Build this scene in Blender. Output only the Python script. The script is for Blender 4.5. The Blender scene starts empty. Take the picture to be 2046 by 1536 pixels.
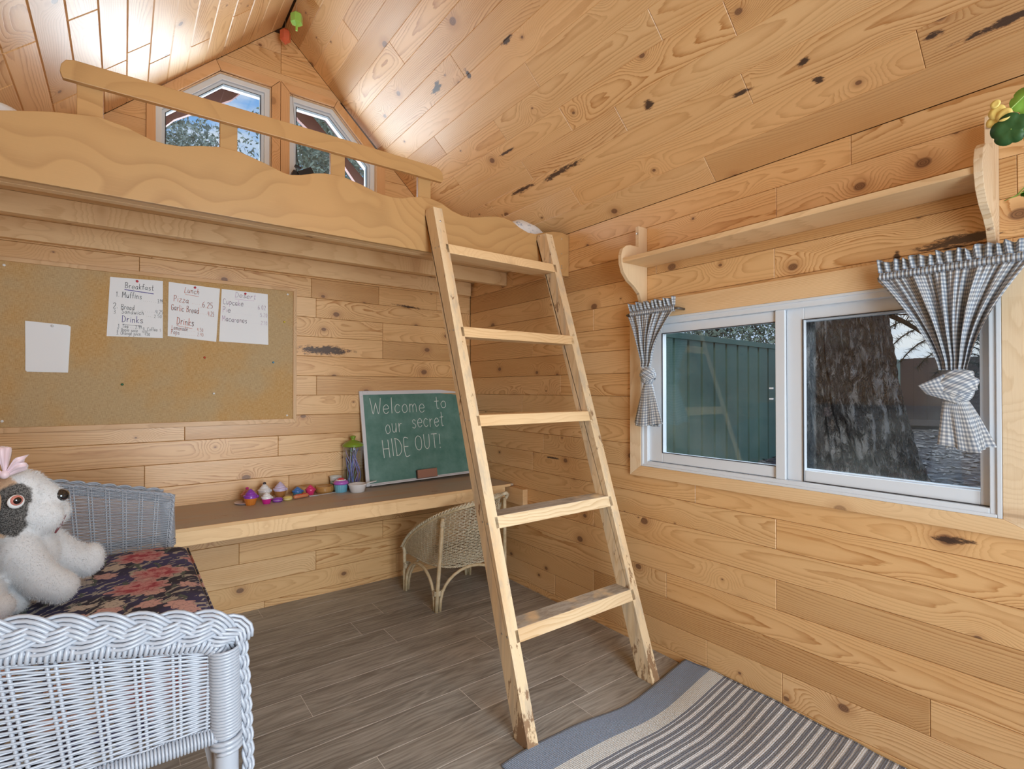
import bpy, bmesh, math, random
import numpy as np
from mathutils import Vector, Matrix, noise
random.seed(7)
PI = math.pi
S = bpy.context.scene
COL = S.collection
# ------------------------------------------------------------------ camera
cam = bpy.data.cameras.new('camera'); co = bpy.data.objects.new('camera', cam); COL.objects.link(co)
cam.sensor_fit = 'HORIZONTAL'; cam.sensor_width = 36.0; cam.lens = 36.0 * 1034.6 / 2046
cam.clip_start = 0.02; cam.clip_end = 200
co.location = (0, 0, 1.2); co.rotation_euler = (PI/2 + 0.0087395, 0, -0.64396)
S.camera = co
# ------------------------------------------------------------------ view
S.view_settings.view_transform = 'Standard'; S.view_settings.look = 'None'
S.view_settings.gamma = 1.0; S.view_settings.use_curve_mapping = False
S.view_settings.exposure = -0.07
S.cycles.transparent_max_bounces = 24; S.cycles.max_bounces = 8; S.cycles.diffuse_bounces = 4; S.cycles.glossy_bounces = 3; S.cycles.transmission_bounces = 6; S.cycles.caustics_reflective = False; S.cycles.caustics_refractive = False
# ------------------------------------------------------------------ node helper
class NT:
    def __init__(s, tree): s.t = tree; s.n = tree.nodes; s.l = tree.links
    def node(s, typ, ins=None, **props):
        n = s.n.new(typ)
        for k, v in props.items(): setattr(n, k, v)
        for k, v in (ins or {}).items():
            sock = n.inputs[k]
            if isinstance(v, bpy.types.NodeSocket): s.l.new(v, sock)
            elif v is not None:
                if isinstance(v, tuple) and sock.type == 'RGBA' and len(v) == 3: v = v + (1,)
                sock.default_value = v
        return n
    def m(s, op, a, b=None, c=None, clamp=False):
        n = s.node('ShaderNodeMath', {0: a, 1: b, 2: c} if c is not None else ({0: a, 1: b} if b is not None else {0: a}), operation=op, use_clamp=clamp)
        return n.outputs[0]
    def vm(s, op, a, b=None):
        n = s.node('ShaderNodeVectorMath', {0: a, 1: b} if b is not None else {0: a}, operation=op)
        return n.outputs['Value'] if op in ('LENGTH', 'DOT_PRODUCT', 'DISTANCE') else n.outputs[0]
    def xyz(s, x, y, z): return s.node('ShaderNodeCombineXYZ', {0: x, 1: y, 2: z}).outputs[0]
    def sep(s, v): return s.node('ShaderNodeSeparateXYZ', {0: v}).outputs
    def noise(s, v, scale=1.0, detail=2.0, rough=0.5, out='Fac', dim='3D'):
        return s.node('ShaderNodeTexNoise', {'Vector': v, 'Scale': scale, 'Detail': detail, 'Roughness': rough}, noise_dimensions=dim).outputs[out]
    def mix(s, f, a, b, mode='MIX'):
        n = s.node('ShaderNodeMix', None, data_type='RGBA', blend_type=mode)
        for i, v in ((0, f), (6, a), (7, b)):
            if isinstance(v, bpy.types.NodeSocket): s.l.new(v, n.inputs[i])
            else: n.inputs[i].default_value = (v + (1,)) if isinstance(v, tuple) and len(v) == 3 else v
        return n.outputs[2]
    def ramp(s, f, stops, interp='LINEAR'):
        n = s.node('ShaderNodeValToRGB', {0: f}); r = n.color_ramp; r.interpolation = interp
        while len(r.elements) < len(stops): r.elements.new(0.5)
        for e, (p, c) in zip(r.elements, stops): e.position = p; e.color = (c + (1,)) if isinstance(c, tuple) else (c, c, c, 1)
        return n.outputs[0]
    def sm(s, x, a, b):
        n = s.node('ShaderNodeMapRange', {0: x, 1: a, 2: b}, interpolation_type='SMOOTHSTEP'); return n.outputs[0]
def newmat(name):
    m = bpy.data.materials.new(name); m.use_nodes = True; m.node_tree.nodes.clear(); return m, NT(m.node_tree)
def finish(t, color, rough=0.5, bump=None, bd=0.001, bs=0.5, **kw):
    ins = {'Base Color': color, 'Roughness': rough}
    for k, v in kw.items(): ins[k.replace('_', ' ')] = v
    p = t.node('ShaderNodeBsdfPrincipled', ins)
    if bump is not None:
        b = t.node('ShaderNodeBump', {'Height': bump, 'Distance': bd, 'Strength': bs}); t.l.new(b.outputs[0], p.inputs['Normal'])
    o = t.node('ShaderNodeOutputMaterial'); t.l.new(p.outputs[0], o.inputs[0]); return p
# ------------------------------------------------------------------ world: overcast-bright sky with soft clouds
w = bpy.data.worlds.new('sky'); S.world = w; w.use_nodes = True; w.node_tree.nodes.clear(); t = NT(w.node_tree)
g = t.node('ShaderNodeTexCoord').outputs['Generated']; z = t.sep(g)[2]
grad = t.ramp(t.m('ABSOLUTE', z), [(0.0, (0.72, 0.82, 0.95)), (0.35, (0.22, 0.50, 0.95)), (1.0, (0.10, 0.30, 0.80))])
cl = t.noise(t.vm('MULTIPLY', g, (1.6, 1.6, 5.0)), 2.2, 6, 0.6)
skyc = t.mix(t.sm(cl, 0.45, 0.68), grad, (0.95, 0.97, 1.0))
bg = t.node('ShaderNodeBackground', {0: skyc, 1: 1.0}); o = t.node('ShaderNodeOutputWorld'); t.l.new(bg.outputs[0], o.inputs[0])
# ------------------------------------------------------------------ lights
def area(name, loc, target, sx, sy, power, color=(1, 1, 1)):
    l = bpy.data.lights.new(name, 'AREA'); l.shape = 'RECTANGLE'; l.size = sx; l.size_y = sy; l.energy = power; l.color = color
    ob = bpy.data.objects.new(name, l); COL.objects.link(ob); ob.location = loc
    ob.rotation_euler = (Vector(target) - Vector(loc)).to_track_quat('-Z', 'Y').to_euler(); return ob
sun = bpy.data.lights.new('sun', 'SUN'); sun.energy = 1.2; sun.angle = math.radians(3); sun.color = (1, .96, .9)
so = bpy.data.objects.new('sun', sun); COL.objects.link(so); so.rotation_euler = (math.radians(40), 0, math.radians(-60))
dl = area('door_daylight', (0.62, -0.93, 1.15), (0.52, 2.8, 0.95), 1.25, 1.9, 50, (0.86, 0.95, 0.99)); dl.data.spread = math.radians(136)
area('gable_daylight', (0.70, 3.85, 2.25), (0.62, 1.2, 2.62), 2.6, 1.1, 100, (0.84, 0.92, 1.0))
area('side_window_daylight', (2.50, 0.95, 2.05), (0.6, 1.9, 0.6), 1.2, 0.7, 30, (0.88, 0.94, 1.0))
# ------------------------------------------------------------------ mesh helper
WL = {}
def wl(o): return WL.get(o.name, Vector((0, 0, 0))) if o else Vector((0, 0, 0))
class MB:
    def __init__(s): s.v = []; s.f = []; s.uv = None; s.mi = None
    def add(s, vs, fs):
        b = len(s.v); s.v += [tuple(p) for p in vs]; s.f += [tuple(b + i for i in f) for f in fs]; return s
    def box(s, a, b, M=None):
        x0, y0, z0 = a; x1, y1, z1 = b
        vs = [Vector(p) for p in ((x0,y0,z0),(x1,y0,z0),(x1,y1,z0),(x0,y1,z0),(x0,y0,z1),(x1,y0,z1),(x1,y1,z1),(x0,y1,z1))]
        if M: vs = [M @ p for p in vs]
        return s.add(vs, [(0,3,2,1),(4,5,6,7),(0,1,5,4),(1,2,6,5),(2,3,7,6),(3,0,4,7)])
    def prism(s, poly, fn, a, b):
        n = len(poly); vs = [fn(p[0], p[1], a) for p in poly] + [fn(p[0], p[1], b) for p in poly]
        return s.add(vs, [tuple(range(n))[::-1], tuple(range(n, 2*n))] + [(i, (i+1) % n, n + (i+1) % n, n + i) for i in range(n)])
    def tube(s, pts, r, n=8, closed=False, caps=True):
        pts = [Vector(p) for p in pts]; m = len(pts); rr = r if isinstance(r, (list, tuple)) else [r]*m
        up = None; vs = []
        for i, p in enumerate(pts):
            if closed: d = pts[(i+1) % m] - pts[i-1]
            else: d = pts[min(i+1, m-1)] - pts[max(i-1, 0)]
            if d.length < 1e-9: d = Vector((0, 0, 1))
            d.normalize()
            if up is None:
                up = Vector((0, 0, 1)) if abs(d.z) < .9 else Vector((1, 0, 0))
            a = (up - d * up.dot(d)); 
            if a.length < 1e-6: a = d.orthogonal()
            a.normalize(); up = a; b = d.cross(a)
            for k in range(n):
                th = 2*PI*k/n; vs.append(p + (a*math.cos(th) + b*math.sin(th)) * rr[i])
        fs = []
        for i in range(m if closed else m-1):
            j = (i+1) % m
            for k in range(n): fs.append((i*n+k, i*n+(k+1) % n, j*n+(k+1) % n, j*n+k))
        if caps and not closed: fs.append(tuple(range(n))[::-1]); fs.append(tuple((m-1)*n + k for k in range(n)))
        return s.add(vs, fs)
    def lathe(s, prof, c=(0,0,0), n=24, M=None, close=True):
        vs = []; m = len(prof)
        for (r, z) in prof:
            for k in range(n):
                th = 2*PI*k/n; p = Vector((r*math.cos(th), r*math.sin(th), z)); vs.append((M @ p if M else p) + Vector(c))
        fs = [(i*n+k, i*n+(k+1) % n, (i+1)*n+(k+1) % n, (i+1)*n+k) for i in range(m-1) for k in range(n)]
        if close:
            if prof[0][0] > 1e-6: fs.append(tuple(range(n))[::-1])
            if prof[-1][0] > 1e-6: fs.append(tuple((m-1)*n + k for k in range(n)))
        return s.add(vs, fs)
    def grid(s, fn, nu, nv, uvfn=None):
        b = len(s.v)
        for j in range(nv+1):
            for i in range(nu+1):
                s.v.append(tuple(fn(i/nu, j/nv)))
        for j in range(nv):
            for i in range(nu):
                s.f.append((b+j*(nu+1)+i, b+j*(nu+1)+i+1, b+(j+1)*(nu+1)+i+1, b+(j+1)*(nu+1)+i))
        if uvfn:
            if s.uv is None: s.uv = {}
            for j in range(nv+1):
                for i in range(nu+1): s.uv[b+j*(nu+1)+i] = uvfn(i/nu, j/nv)
        return s
    def ell(s, c, r, M=None, nu=16, nv=10):
        c = Vector(c); prof = []
        for j in range(nv+1):
            a = -PI/2 + PI*j/nv; prof.append((math.cos(a), math.sin(a)))
        R = M or Matrix.Identity(3); D = Matrix.Diagonal(Vector(r))
        return s.lathe([(max(p[0], 1e-4), p[1]) for p in prof], c, nu, (R @ D), close=False)
def build(name, mb, mat, parent=None, smooth=False, bevel=0, solid=0, sub=0, loc=None, label=None, kind=None):
    me = bpy.data.meshes.new(name); off = wl(parent) if loc is None else Vector(loc)
    V = np.array(mb.v, dtype=np.float64) - np.array(off)
    me.from_pydata(V.tolist(), [], mb.f)
    if mb.uv:
        ul = me.uv_layers.new(name='UVMap')
        li = np.empty(len(me.loops), dtype=np.int32); me.loops.foreach_get('vertex_index', li)
        tab = np.zeros((len(mb.v), 2)); 
        for k, uvv in mb.uv.items(): tab[k] = uvv
        ul.data.foreach_set('uv', tab[li].ravel())
    me.update()
    o = bpy.data.objects.new(name, me); COL.objects.link(o)
    if mat: me.materials.append(mat)
    if smooth: me.shade_smooth()
    if parent: o.parent = parent; o.location = (Vector(loc) - wl(parent)) if loc is not None else (0, 0, 0)
    else: o.location = off
    WL[o.name] = off
    if solid: md = o.modifiers.new('s', 'SOLIDIFY'); md.thickness = solid; md.offset = 0
    if bevel: md = o.modifiers.new('b', 'BEVEL'); md.width = bevel; md.segments = 2; md.limit_method = 'ANGLE'; md.angle_limit = math.radians(35)
    if sub: md = o.modifiers.new('u', 'SUBSURF'); md.levels = sub; md.render_levels = sub
    if label: o['label'] = label
    if kind: o['kind'] = kind
    return o
def thing(name, loc, label, cat, group=None):
    o = bpy.data.objects.new(name, None); COL.objects.link(o); o.location = loc; o.empty_display_size = .05
    WL[o.name] = Vector(loc); o['label'] = label; o['category'] = cat
    if group: o['group'] = group
    return o
def tag(o, label, cat, group=None):
    o['label'] = label; o['category'] = cat
    if group: o['group'] = group
    return o
def struct(name, loc=(0, 0, 0)):
    o = bpy.data.objects.new(name, None); COL.objects.link(o); o.location = loc; WL[o.name] = Vector(loc); o['kind'] = 'structure'; return o
# ------------------------------------------------------------------ materials
def plain(name, c, rough=.5, **kw):
    m, t = newmat(name); finish(t, c + (1,), rough, **kw); return m
def pine(name, axis='x', light=(.78, .500, .242), dark=(.46, .205, .058), vary=1.0, knots=1.0, rough=.42, scale=1.0, ringc=1.0, fwa=1.1, marks=(), flame=False, coat=0.0):
    m, t = newmat(name)
    oc = t.node('ShaderNodeTexCoord').outputs['Object']; rnd = t.node('ShaderNodeObjectInfo').outputs['Random']
    s = t.sep(oc); X, Y, Z = {'x': (0, 1, 2), 'y': (1, 2, 0), 'z': (2, 0, 1), 'Y': (1, 0, 2)}[axis]
    r2 = t.m('FRACT', t.m('MULTIPLY', rnd, 7.31)); r3 = t.m('FRACT', t.m('MULTIPLY', rnd, 23.7)); r4 = t.m('FRACT', t.m('MULTIPLY', rnd, 71.9))
    lx = t.m('ADD', s[X], t.m('MULTIPLY', rnd, 53.0)); ly = s[Y]; lz = s[Z]
    yo = t.m('ADD', ly, t.m('MULTIPLY', t.m('SUBTRACT', r2, .5), .20 * scale))
    P = t.xyz(lx, t.m('ADD', yo, t.m('MULTIPLY', r3, 9.)), lz)
    wob = t.m('SUBTRACT', t.noise(t.vm('MULTIPLY', P, (1.3, 6, 6)), 1.0, 3, .55), .5)
    # knots
    kv = t.xyz(t.m('MULTIPLY', lx, 3.6), t.m('MULTIPLY', t.m('ADD', ly, t.m('MULTIPLY', r3, 11.)), 5.0), 0)
    vor = t.node('ShaderNodeTexVoronoi', {'Vector': kv, 'Scale': 1.0, 'Randomness': 1.0}, voronoi_dimensions='2D')
    vd = vor.outputs['Distance']; vc = t.sep(vor.outputs['Color'])
    on = t.m('GREATER_THAN', vc[0], .48 if knots >= 1 else .65)
    kb = t.m('MULTIPLY', on, t.m('EXPONENT', t.m('MULTIPLY', t.m('POWER', t.m('MULTIPLY', vd, 4.2), 2.0), -1.0)))
    c0 = t.m('ADD', .015, t.m('MULTIPLY', t.noise(t.xyz(t.m('MULTIPLY', lx, .75), r4, 0), 1.0, 1, .4), .15))
    yy = t.m('ADD', yo, t.m('MULTIPLY', wob, .05))
    r = t.m('SQRT', t.m('ADD', t.m('MULTIPLY', yy, yy), t.m('MULTIPLY', c0, c0)))
    fw = t.m('SUBTRACT', t.noise(t.vm('MULTIPLY', P, (5, 38, 38)), 1.0, 3, .6), .5)
    ring = t.m('ADD', t.m('MULTIPLY', r, 175.0 / scale), t.m('ADD', t.m('MULTIPLY', kb, 7.0), t.m('ADD', t.m('MULTIPLY', wob, 1.8), t.m('MULTIPLY', fw, fwa))))
    if flame: ring = t.m('MULTIPLY', t.noise(t.vm('MULTIPLY', P, (.8, 4.2, 1)), 1.0, 3.0, .48), 34.0)
    fr = t.m('FRACT', ring)
    gr = t.ramp(fr, [(0.0, 0.0), (.50, .12), (.80, .70), (.92, 1.0), (1.0, 0.0)])
    ampn = t.m('MULTIPLY', t.m('POWER', t.noise(t.vm('MULTIPLY', P, (1.6, 22, 1)), 1.0, 3, .6), 1.3), t.m('ADD', .55, t.m('MULTIPLY', r4, 1.0)))
    fib = t.noise(t.vm('MULTIPLY', P, (9, 420, 420)), 1.0, 3, .6)
    gamt = t.m('MULTIPLY', t.sep(gr)[0], t.m('MULTIPLY', ampn, 1.1 * ringc))
    col = t.mix(gamt, light, dark)
    col = t.mix(t.m('MULTIPLY', t.m('SUBTRACT', fib, .5), .9), col, (.62, .36, .16), 'MIX')
    broad = t.noise(t.vm('MULTIPLY', P, (1.1, 9, 1)), 1.0, 3, .5)
    col = t.mix(t.m('MULTIPLY', t.sm(broad, .45, .75), .45), col, (.62, .33, .12))
    # per board tone
    tone = t.ramp(r2, [(0.0, (.80, .72, .62)), (.3, (1.0, 1.0, 1.0)), (.6, (1.04, .98, .90)), (.85, (1.08, 1.12, 1.22)), (1.0, (.90, .82, .72))])
    col = t.mix(.85 * vary, col, tone, 'MULTIPLY')
    # knot colour
    ksz = t.m('ADD', .016, t.m('MULTIPLY', t.m('POWER', vc[1], 1.6), .065))
    km = t.m('MULTIPLY', on, t.m('SUBTRACT', 1.0, t.sm(t.m('DIVIDE', vd, ksz), .75, 1.15)))
    halo = t.m('MULTIPLY', on, t.m('SUBTRACT', 1.0, t.sm(t.m('DIVIDE', vd, ksz), 1.0, 3.2)))
    col = t.mix(t.m('MULTIPLY', halo, .45 * knots), col, (.42, .19, .07))
    kin = t.ramp(t.m('FRACT', t.m('MULTIPLY', t.m('DIVIDE', vd, ksz), 3.0)), [(0, (.20, .09, .04)), (.7, (.30, .15, .07)), (1, (.08, .035, .018))])
    col = t.mix(t.m('MULTIPLY', km, min(1, knots)), col, kin)
    # bark pockets
    bp = t.noise(t.xyz(t.m('MULTIPLY', lx, 3.0), t.m('MULTIPLY', t.m('ADD', ly, t.m('MULTIPLY', r4, 17.)), 26.), 0), 1.0, 4, .62)
    bm = t.m('MULTIPLY', t.sm(bp, .715, .77), t.m('GREATER_THAN', r3, .40))
    col = t.mix(t.m('MULTIPLY', bm, .85 * knots), col, (.07, .035, .02))
    if marks:                                       # bark pockets and pitch streaks, at their places on the boards
        wpos = t.node('ShaderNodeNewGeometry').outputs['Position']; wn = t.m('SUBTRACT', t.noise(t.vm('MULTIPLY', wpos, (38, 16, 70)), 1.0, 5, .75), .5); tot = None
        for (px_, py_, pz_, ax_, L_, W_, tl_) in marks:
            q = t.vm('SUBTRACT', wpos, (px_, py_, pz_)); qs = t.sep(q); al, ac = (qs[1], t.vm('LENGTH', t.xyz(qs[0], 0, t.m('ADD', qs[2], t.m('MULTIPLY', qs[1], tl_))))) if ax_ == 'y' else (qs[0], t.vm('LENGTH', t.xyz(0, qs[1], t.m('ADD', qs[2], t.m('MULTIPLY', qs[0], tl_)))))
            e_ = t.vm('LENGTH', t.xyz(t.m('DIVIDE', al, L_), t.m('DIVIDE', ac, W_), 0)); e_ = t.m('ADD', e_, t.m('MULTIPLY', wn, 2.6))
            mk = t.m('SUBTRACT', 1., t.sm(e_, .35, 1.0)); tot = mk if tot is None else t.m('MAXIMUM', tot, mk)
        col = t.mix(t.m('MULTIPLY', t.sm(tot, 0, .5), .45), col, (.34, .15, .06)); col = t.mix(t.m('MULTIPLY', t.sm(tot, .35, .95), .92), col, (.035, .018, .014))
    hgt = t.m('ADD', t.m('MULTIPLY', gamt, -.6), t.m('ADD', t.m('MULTIPLY', fib, .25), t.m('MULTIPLY', km, -.8)))
    rg = t.m('ADD', rough, t.m('MULTIPLY', t.m('SUBTRACT', broad, .5), .15))
    finish(t, col, rg, hgt, .0008, .35, Coat_Weight=coat, Coat_Roughness=.38)
    return m
MARKS = [(1.253, 2.303, 2.717, 'y', .07, .022, .2), (1.29, 2.064, 2.682, 'y', .018, .03, .5), (1.293, 1.761, 2.68, 'y', .05, .014, 0), (1.722, 1.90, 2.275, 'y', .20, .019, .05), (1.719, 2.20, 2.278, 'y', .10, .015, 0), (1.747, .975, 2.251, 'y', .05, .010, 0),
    (1.747, .764, 2.252, 'y', .03, .018, .3), (1.799, .74, 2.202, 'y', .03, .014, -.4), (1.662, 1.31, 2.332, 'y', .03, .022, 0), (1.81, .45, 2.192, 'y', .03, .014, 0), (1.84, .27, 2.163, 'y', .20, .014, .04), (1.57, 2.147, 2.418, 'y', .08, .010, 0),
    (1.955, .42, 1.632, 'y', .14, .026, .05), (1.955, .575, 1.61, 'y', .012, .03, 0), (1.955, .45, .754, 'y', .06, .014, .1), (1.955, 2.216, .808, 'y', .06, .007, 0), (.95, 3.095, 1.427, 'x', .20, .034, 0), (1.477, 3.095, 1.735, 'x', .14, .010, .05)]
M_PINE = pine('pine_board', rough=.40, ringc=1.3, coat=.35)
M_PINEM = pine('pine_board_marked', rough=.40, ringc=1.3, marks=MARKS, coat=.35)
M_LUMX = pine('lumber_x', 'x', (.85, .60, .335), (.58, .33, .14), .5, 1.0, .55)
M_LUMY = pine('lumber_y', 'y', (.85, .60, .34), (.62, .38, .18), .5, .6, .55)
M_LUMZ = pine('lumber_z', 'z', (.86, .68, .46), (.62, .42, .22), .5, .6, .6)
M_PLY = pine('plywood_face', 'x', (.53, .315, .130), (.29, .14, .045), .1, .25, .38, 1.0, .95, 0, (), True)
M_WHITE = plain('white_vinyl', (.72, .77, .83), .35)
M_DARKGAP = plain('dark_gap', (.10, .05, .02), .9)
def vinyl_floor():
    m, t = newmat('vinyl_plank')
    oc = t.node('ShaderNodeTexCoord').outputs['Object']; rnd = t.node('ShaderNodeObjectInfo').outputs['Random']
    P = t.vm('ADD', oc, t.xyz(t.m('MULTIPLY', rnd, 31.), t.m('MULTIPLY', rnd, 17.), 0))
    wv = t.m('SUBTRACT', t.noise(t.vm('MULTIPLY', P, (1.6, 9, 1)), 1, 3, .55), .5)
    s = t.sep(P); rr = t.m('ADD', t.m('MULTIPLY', s[1], 34.), t.m('MULTIPLY', wv, 9.))
    g1 = t.m('ABSOLUTE', t.m('SUBTRACT', t.m('MULTIPLY', t.m('FRACT', rr), 2.), 1.))
    f1 = t.noise(t.vm('MULTIPLY', P, (5, 130, 1)), 1, 4, .65)
    f2 = t.noise(t.vm('MULTIPLY', P, (2.2, 14, 1)), 1, 3, .6)
    v = t.m('ADD', t.m('MULTIPLY', f1, .55), t.m('ADD', t.m('MULTIPLY', f2, .5), t.m('MULTIPLY', g1, .16)))
    v = t.m('ADD', v, t.m('MULTIPLY', t.m('SUBTRACT', rnd, .5), .10))
    col = t.ramp(v, [(.30, (.115, .102, .090)), (.50, (.245, .225, .200)), (.66, (.37, .345, .31)), (.85, (.50, .475, .44))])
    finish(t, col, .38, f1, .0006, .3); return m
M_FLOOR = vinyl_floor()
M_FJOINT = plain('floor_joint', (.74, .70, .65), .5)
# ------------------------------------------------------------------ room constants
XR, YB, XL, YF = 1.955, 3.095, -0.545, -1.0
ZE, XA, ZA = 2.055, 0.705, 3.235
SL = (ZA - ZE) / (XR - XA)
J0, JP = .0365, .11285
def clip(poly, a, b, c):            # keep a*x+b*y<=c
    out = []
    for i in range(len(poly)):
        p, q = poly[i], poly[(i+1) % len(poly)]
        dp, dq = a*p[0]+b*p[1]-c, a*q[0]+b*q[1]-c
        if dp <= 0: out.append(p)
        if (dp < 0 < dq) or (dq < 0 < dp):
            tt = dp/(dp-dq); out.append((p[0]+(q[0]-p[0])*tt, p[1]+(q[1]-p[1])*tt))
    return out
def inset(poly, d):
    n = len(poly); out = []
    for i in range(n):
        p0, p1, p2 = Vector(poly[i-1]), Vector(poly[i]), Vector(poly[(i+1) % n])
        e1 = (p1-p0).normalized(); e2 = (p2-p1).normalized()
        n1 = Vector((-e1.y, e1.x)); n2 = Vector((-e2.y, e2.x)); b = n1+n2
        if b.length < 1e-6: b = n1
        b = b/ max(.35, b.dot(n1)) ; out.append(tuple(p1 + b*d))
    return out
def plank(poly, frame, parent, mat, th=.016, ch=.0018, proud=0.0, name='plank'):
    """poly CCW in (u,v) plane coords; frame=(origin,U,V,N); u is the long axis, N points into the room"""
    if len(poly) < 3: return
    A = sum(poly[i][0]*poly[(i+1) % len(poly)][1]-poly[(i+1) % len(poly)][0]*poly[i][1] for i in range(len(poly)))/2
    if A < 0: poly = poly[::-1]; A = -A
    if A < 4e-4: return
    cu = sum(p[0] for p in poly)/len(poly); cv = sum(p[1] for p in poly)/len(poly)
    P = [(p[0]-cu, p[1]-cv) for p in poly]; I = inset(P, ch); n = len(P)
    vs = [(p[0], p[1], -th) for p in P] + [(p[0], p[1], proud-ch) for p in P] + [(p[0], p[1], proud) for p in I]
    fs = [tuple(range(n))[::-1]] + [(i, (i+1) % n, n+(i+1) % n, n+i) for i in range(n)] + \
         [(n+i, n+(i+1) % n, 2*n+(i+1) % n, 2*n+i) for i in range(n)] + [tuple(range(2*n, 3*n))]
    O_, U__, V__, N__ = frame
    if mat is M_PINE:
        for k_ in MARKS:
            d_ = Vector(k_[:3]) - O_
            if abs(d_.dot(N__)) < .06 and abs(d_.dot(U__)-cu) < max(abs(p[0]) for p in P) + 1.3*k_[4]*1.6 and abs(d_.dot(V__)-cv) < max(abs(p[1]) for p in P) + 1.6*k_[5]+.02: mat = M_PINEM; break
    me = bpy.data.meshes.new(name); me.from_pydata(vs, [], fs); me.materials.append(mat)
    o = bpy.data.objects.new(name, me); COL.objects.link(o)
    O, U, V, N = frame; M = Matrix((U, V, N)).transposed().to_4x4(); M.translation = O + U*cu + V*cv - wl(parent)
    o.parent = parent; o.matrix_local = M
    return o
def splits(a, b, k, forced=()):
    fx = [f for f in forced if a+.05 < f < b-.05]
    if not fx:
        rr = random.Random(k*13+5); x = a + rr.uniform(.25, .9)
        while x < b-.2: fx.append(x); x += rr.choice([.41, .81, 1.22])
    return [a] + sorted(fx) + [b]
V3 = Vector
# back wall ---------------------------------------------------------------
wb = struct('wall_back', (XA, YB, 0))
mb = MB()                                          # sheathing with two window openings (kept as five slabs)
ROOFX = lambda z: (XA-(ZA-z)/SL, XA+(ZA-z)/SL)
mb.prism([(XL-.1, 0), (XR+.1, 0), (XR+.1, 2.0), (XL-.1, 2.0)], lambda a, b, c: (a, YB+.016+c, b), .002, .09)
mb.prism([(XL-.1, 2.0), (XR+.1, 2.0), (XR+.1, 2.085), (XL-.1, 2.085)], lambda a, b, c: (a, YB+.016+c, b), .002, .09)
mb.prism([(XL-.05, 2.085), (.113, 2.085), (.113, 2.68)], lambda a, b, c: (a, YB+.016+c, b), .002, .09)
mb.prism([(1.258, 2.085), (XR+.05, 2.085), (1.258, 2.70)], lambda a, b, c: (a, YB+.016+c, b), .002, .09)
mb.prism([(.650, 2.085), (.740, 2.085), (.740, 2.9), (.650, 2.9)], lambda a, b, c: (a, YB+.016+c, b), .002, .09)
mb.prism([(.34, 2.89), (1.07, 2.89), (XA+.02, ZA+.05), (XA-.02, ZA+.05)], lambda a, b, c: (a, YB+.016+c, b), .002, .09)
build('sheathing', mb, M_DARKGAP, wb)
fr = (V3((0, YB, 0)), V3((1, 0, 0)), V3((0, 0, 1)), V3((0, -1, 0)))
BW = {14: (.2, .897), 13: (1.306,), 12: (.3, 1.306), 11: (-.1,), 9: (.4, 1.304), 10: (.9,), 8: (.25, 1.304), 7: (.693,), 6: (.085, 1.6), 2: (.5, 1.309), 3: (.9,), 4: (.2, 1.5), 1: (.9,), 0: (.3, 1.4), 5: (.75,)}
zs = [0] + [J0 + JP*k for k in range(29)]
def frame_swap(f): return f
for k in range(len(zs)-1):
    z0, z1 = zs[k], zs[k+1]; g = .0006
    sp = splits(XL, XR, k+100, BW.get(k-1, ()))
    if z0 > 2.2: sp = [XL, .70, XR] if z0 > 2.9 else [XL, XR]
    for a, b in zip(sp, sp[1:]):
        base = [(a+g, z0+g), (b-g, z0+g), (b-g, z1-g), (a+g, z1-g)]
        base = clip(base, SL, 1, ZE+SL*XR); base = clip(base, -SL, 1, ZE-SL*XL)
        if z0 < 1.95: regs = [base]
        else:
            regs = [clip(base, 0, 1, 2.06), clip(clip(clip(base, 0, -1, -2.06), 0, 1, 2.92), 1, 0, .083),
                    clip(clip(clip(base, 0, -1, -2.06), 0, 1, 2.92), -1, 0, -1.315), clip(base, 0, -1, -2.92)]
        for rg_ in regs: plank(rg_, fr, wb, M_PINE)
# right wall --------------------------------------------------------------
wr = struct('wall_right', (XR, 1.0, 0))
mb = MB()
for (a, b, c, d) in ((YF, YB+.1, 0, .835), (YF, YB+.1, 1.53, 2.06), (YF, .328, .835, 1.53), (1.582, YB+.1, .835, 1.53)):
    mb.box((XR+.018, a, c), (XR+.10, b, d + (.09 if d > 2 else 0)))
build('sheathing', mb, M_DARKGAP, wr)
fr = (V3((XR, 0, 0)), V3((0, 1, 0)), V3((0, 0, 1)), V3((-1, 0, 0)))
RW = {5: (.96,), 4: (1.9,), 3: (.96,), 13: (1.897,), 14: (.961,), 16: (.953, 2.6), 17: (.704,), 2: (1.45,), 1: (.5, 1.9), 0: (.94, 1.25, 2.2), 6: (1.3, 2.4), 15: (.3, 1.5), 7: (2.3,), 8: (1.9,), 9: (2.5,), 10: (2.15,), 11: (2.0,), 12: (2.4,)}
for k in range(19):
    z0, z1 = zs[k], min(zs[k+1], ZE)
    if z0 >= ZE-.01: break
    sp = splits(YF, YB-.002, k+200, RW.get(k-1, ()) + ((-.2,) if k % 2 else (-.5,)))
    for a, b in zip(sp, sp[1:]):
        g = .0006; base = [(a+g, z0+g), (b-g, z0+g), (b-g, z1-g), (a+g, z1-g)]
        if z1 > .83 and z0 < 1.53:
            if z1 > 1.53: regs = [clip(base, -1, 0, -1.60), clip(base, 1, 0, .31), clip(clip(clip(base, 1, 0, 1.60), -1, 0, -.31), 0, -1, -1.53)]
            elif z0 < .83: regs = [clip(base, -1, 0, -1.60), clip(base, 1, 0, .31), clip(clip(clip(base, 1, 0, 1.60), -1, 0, -.31), 0, 1, .83)]
            else: regs = [clip(base, -1, 0, -1.60), clip(base, 1, 0, .31)]
        else: regs = [base]
        for rg_ in regs: plank(rg_, fr, wr, M_PINE)
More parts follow.
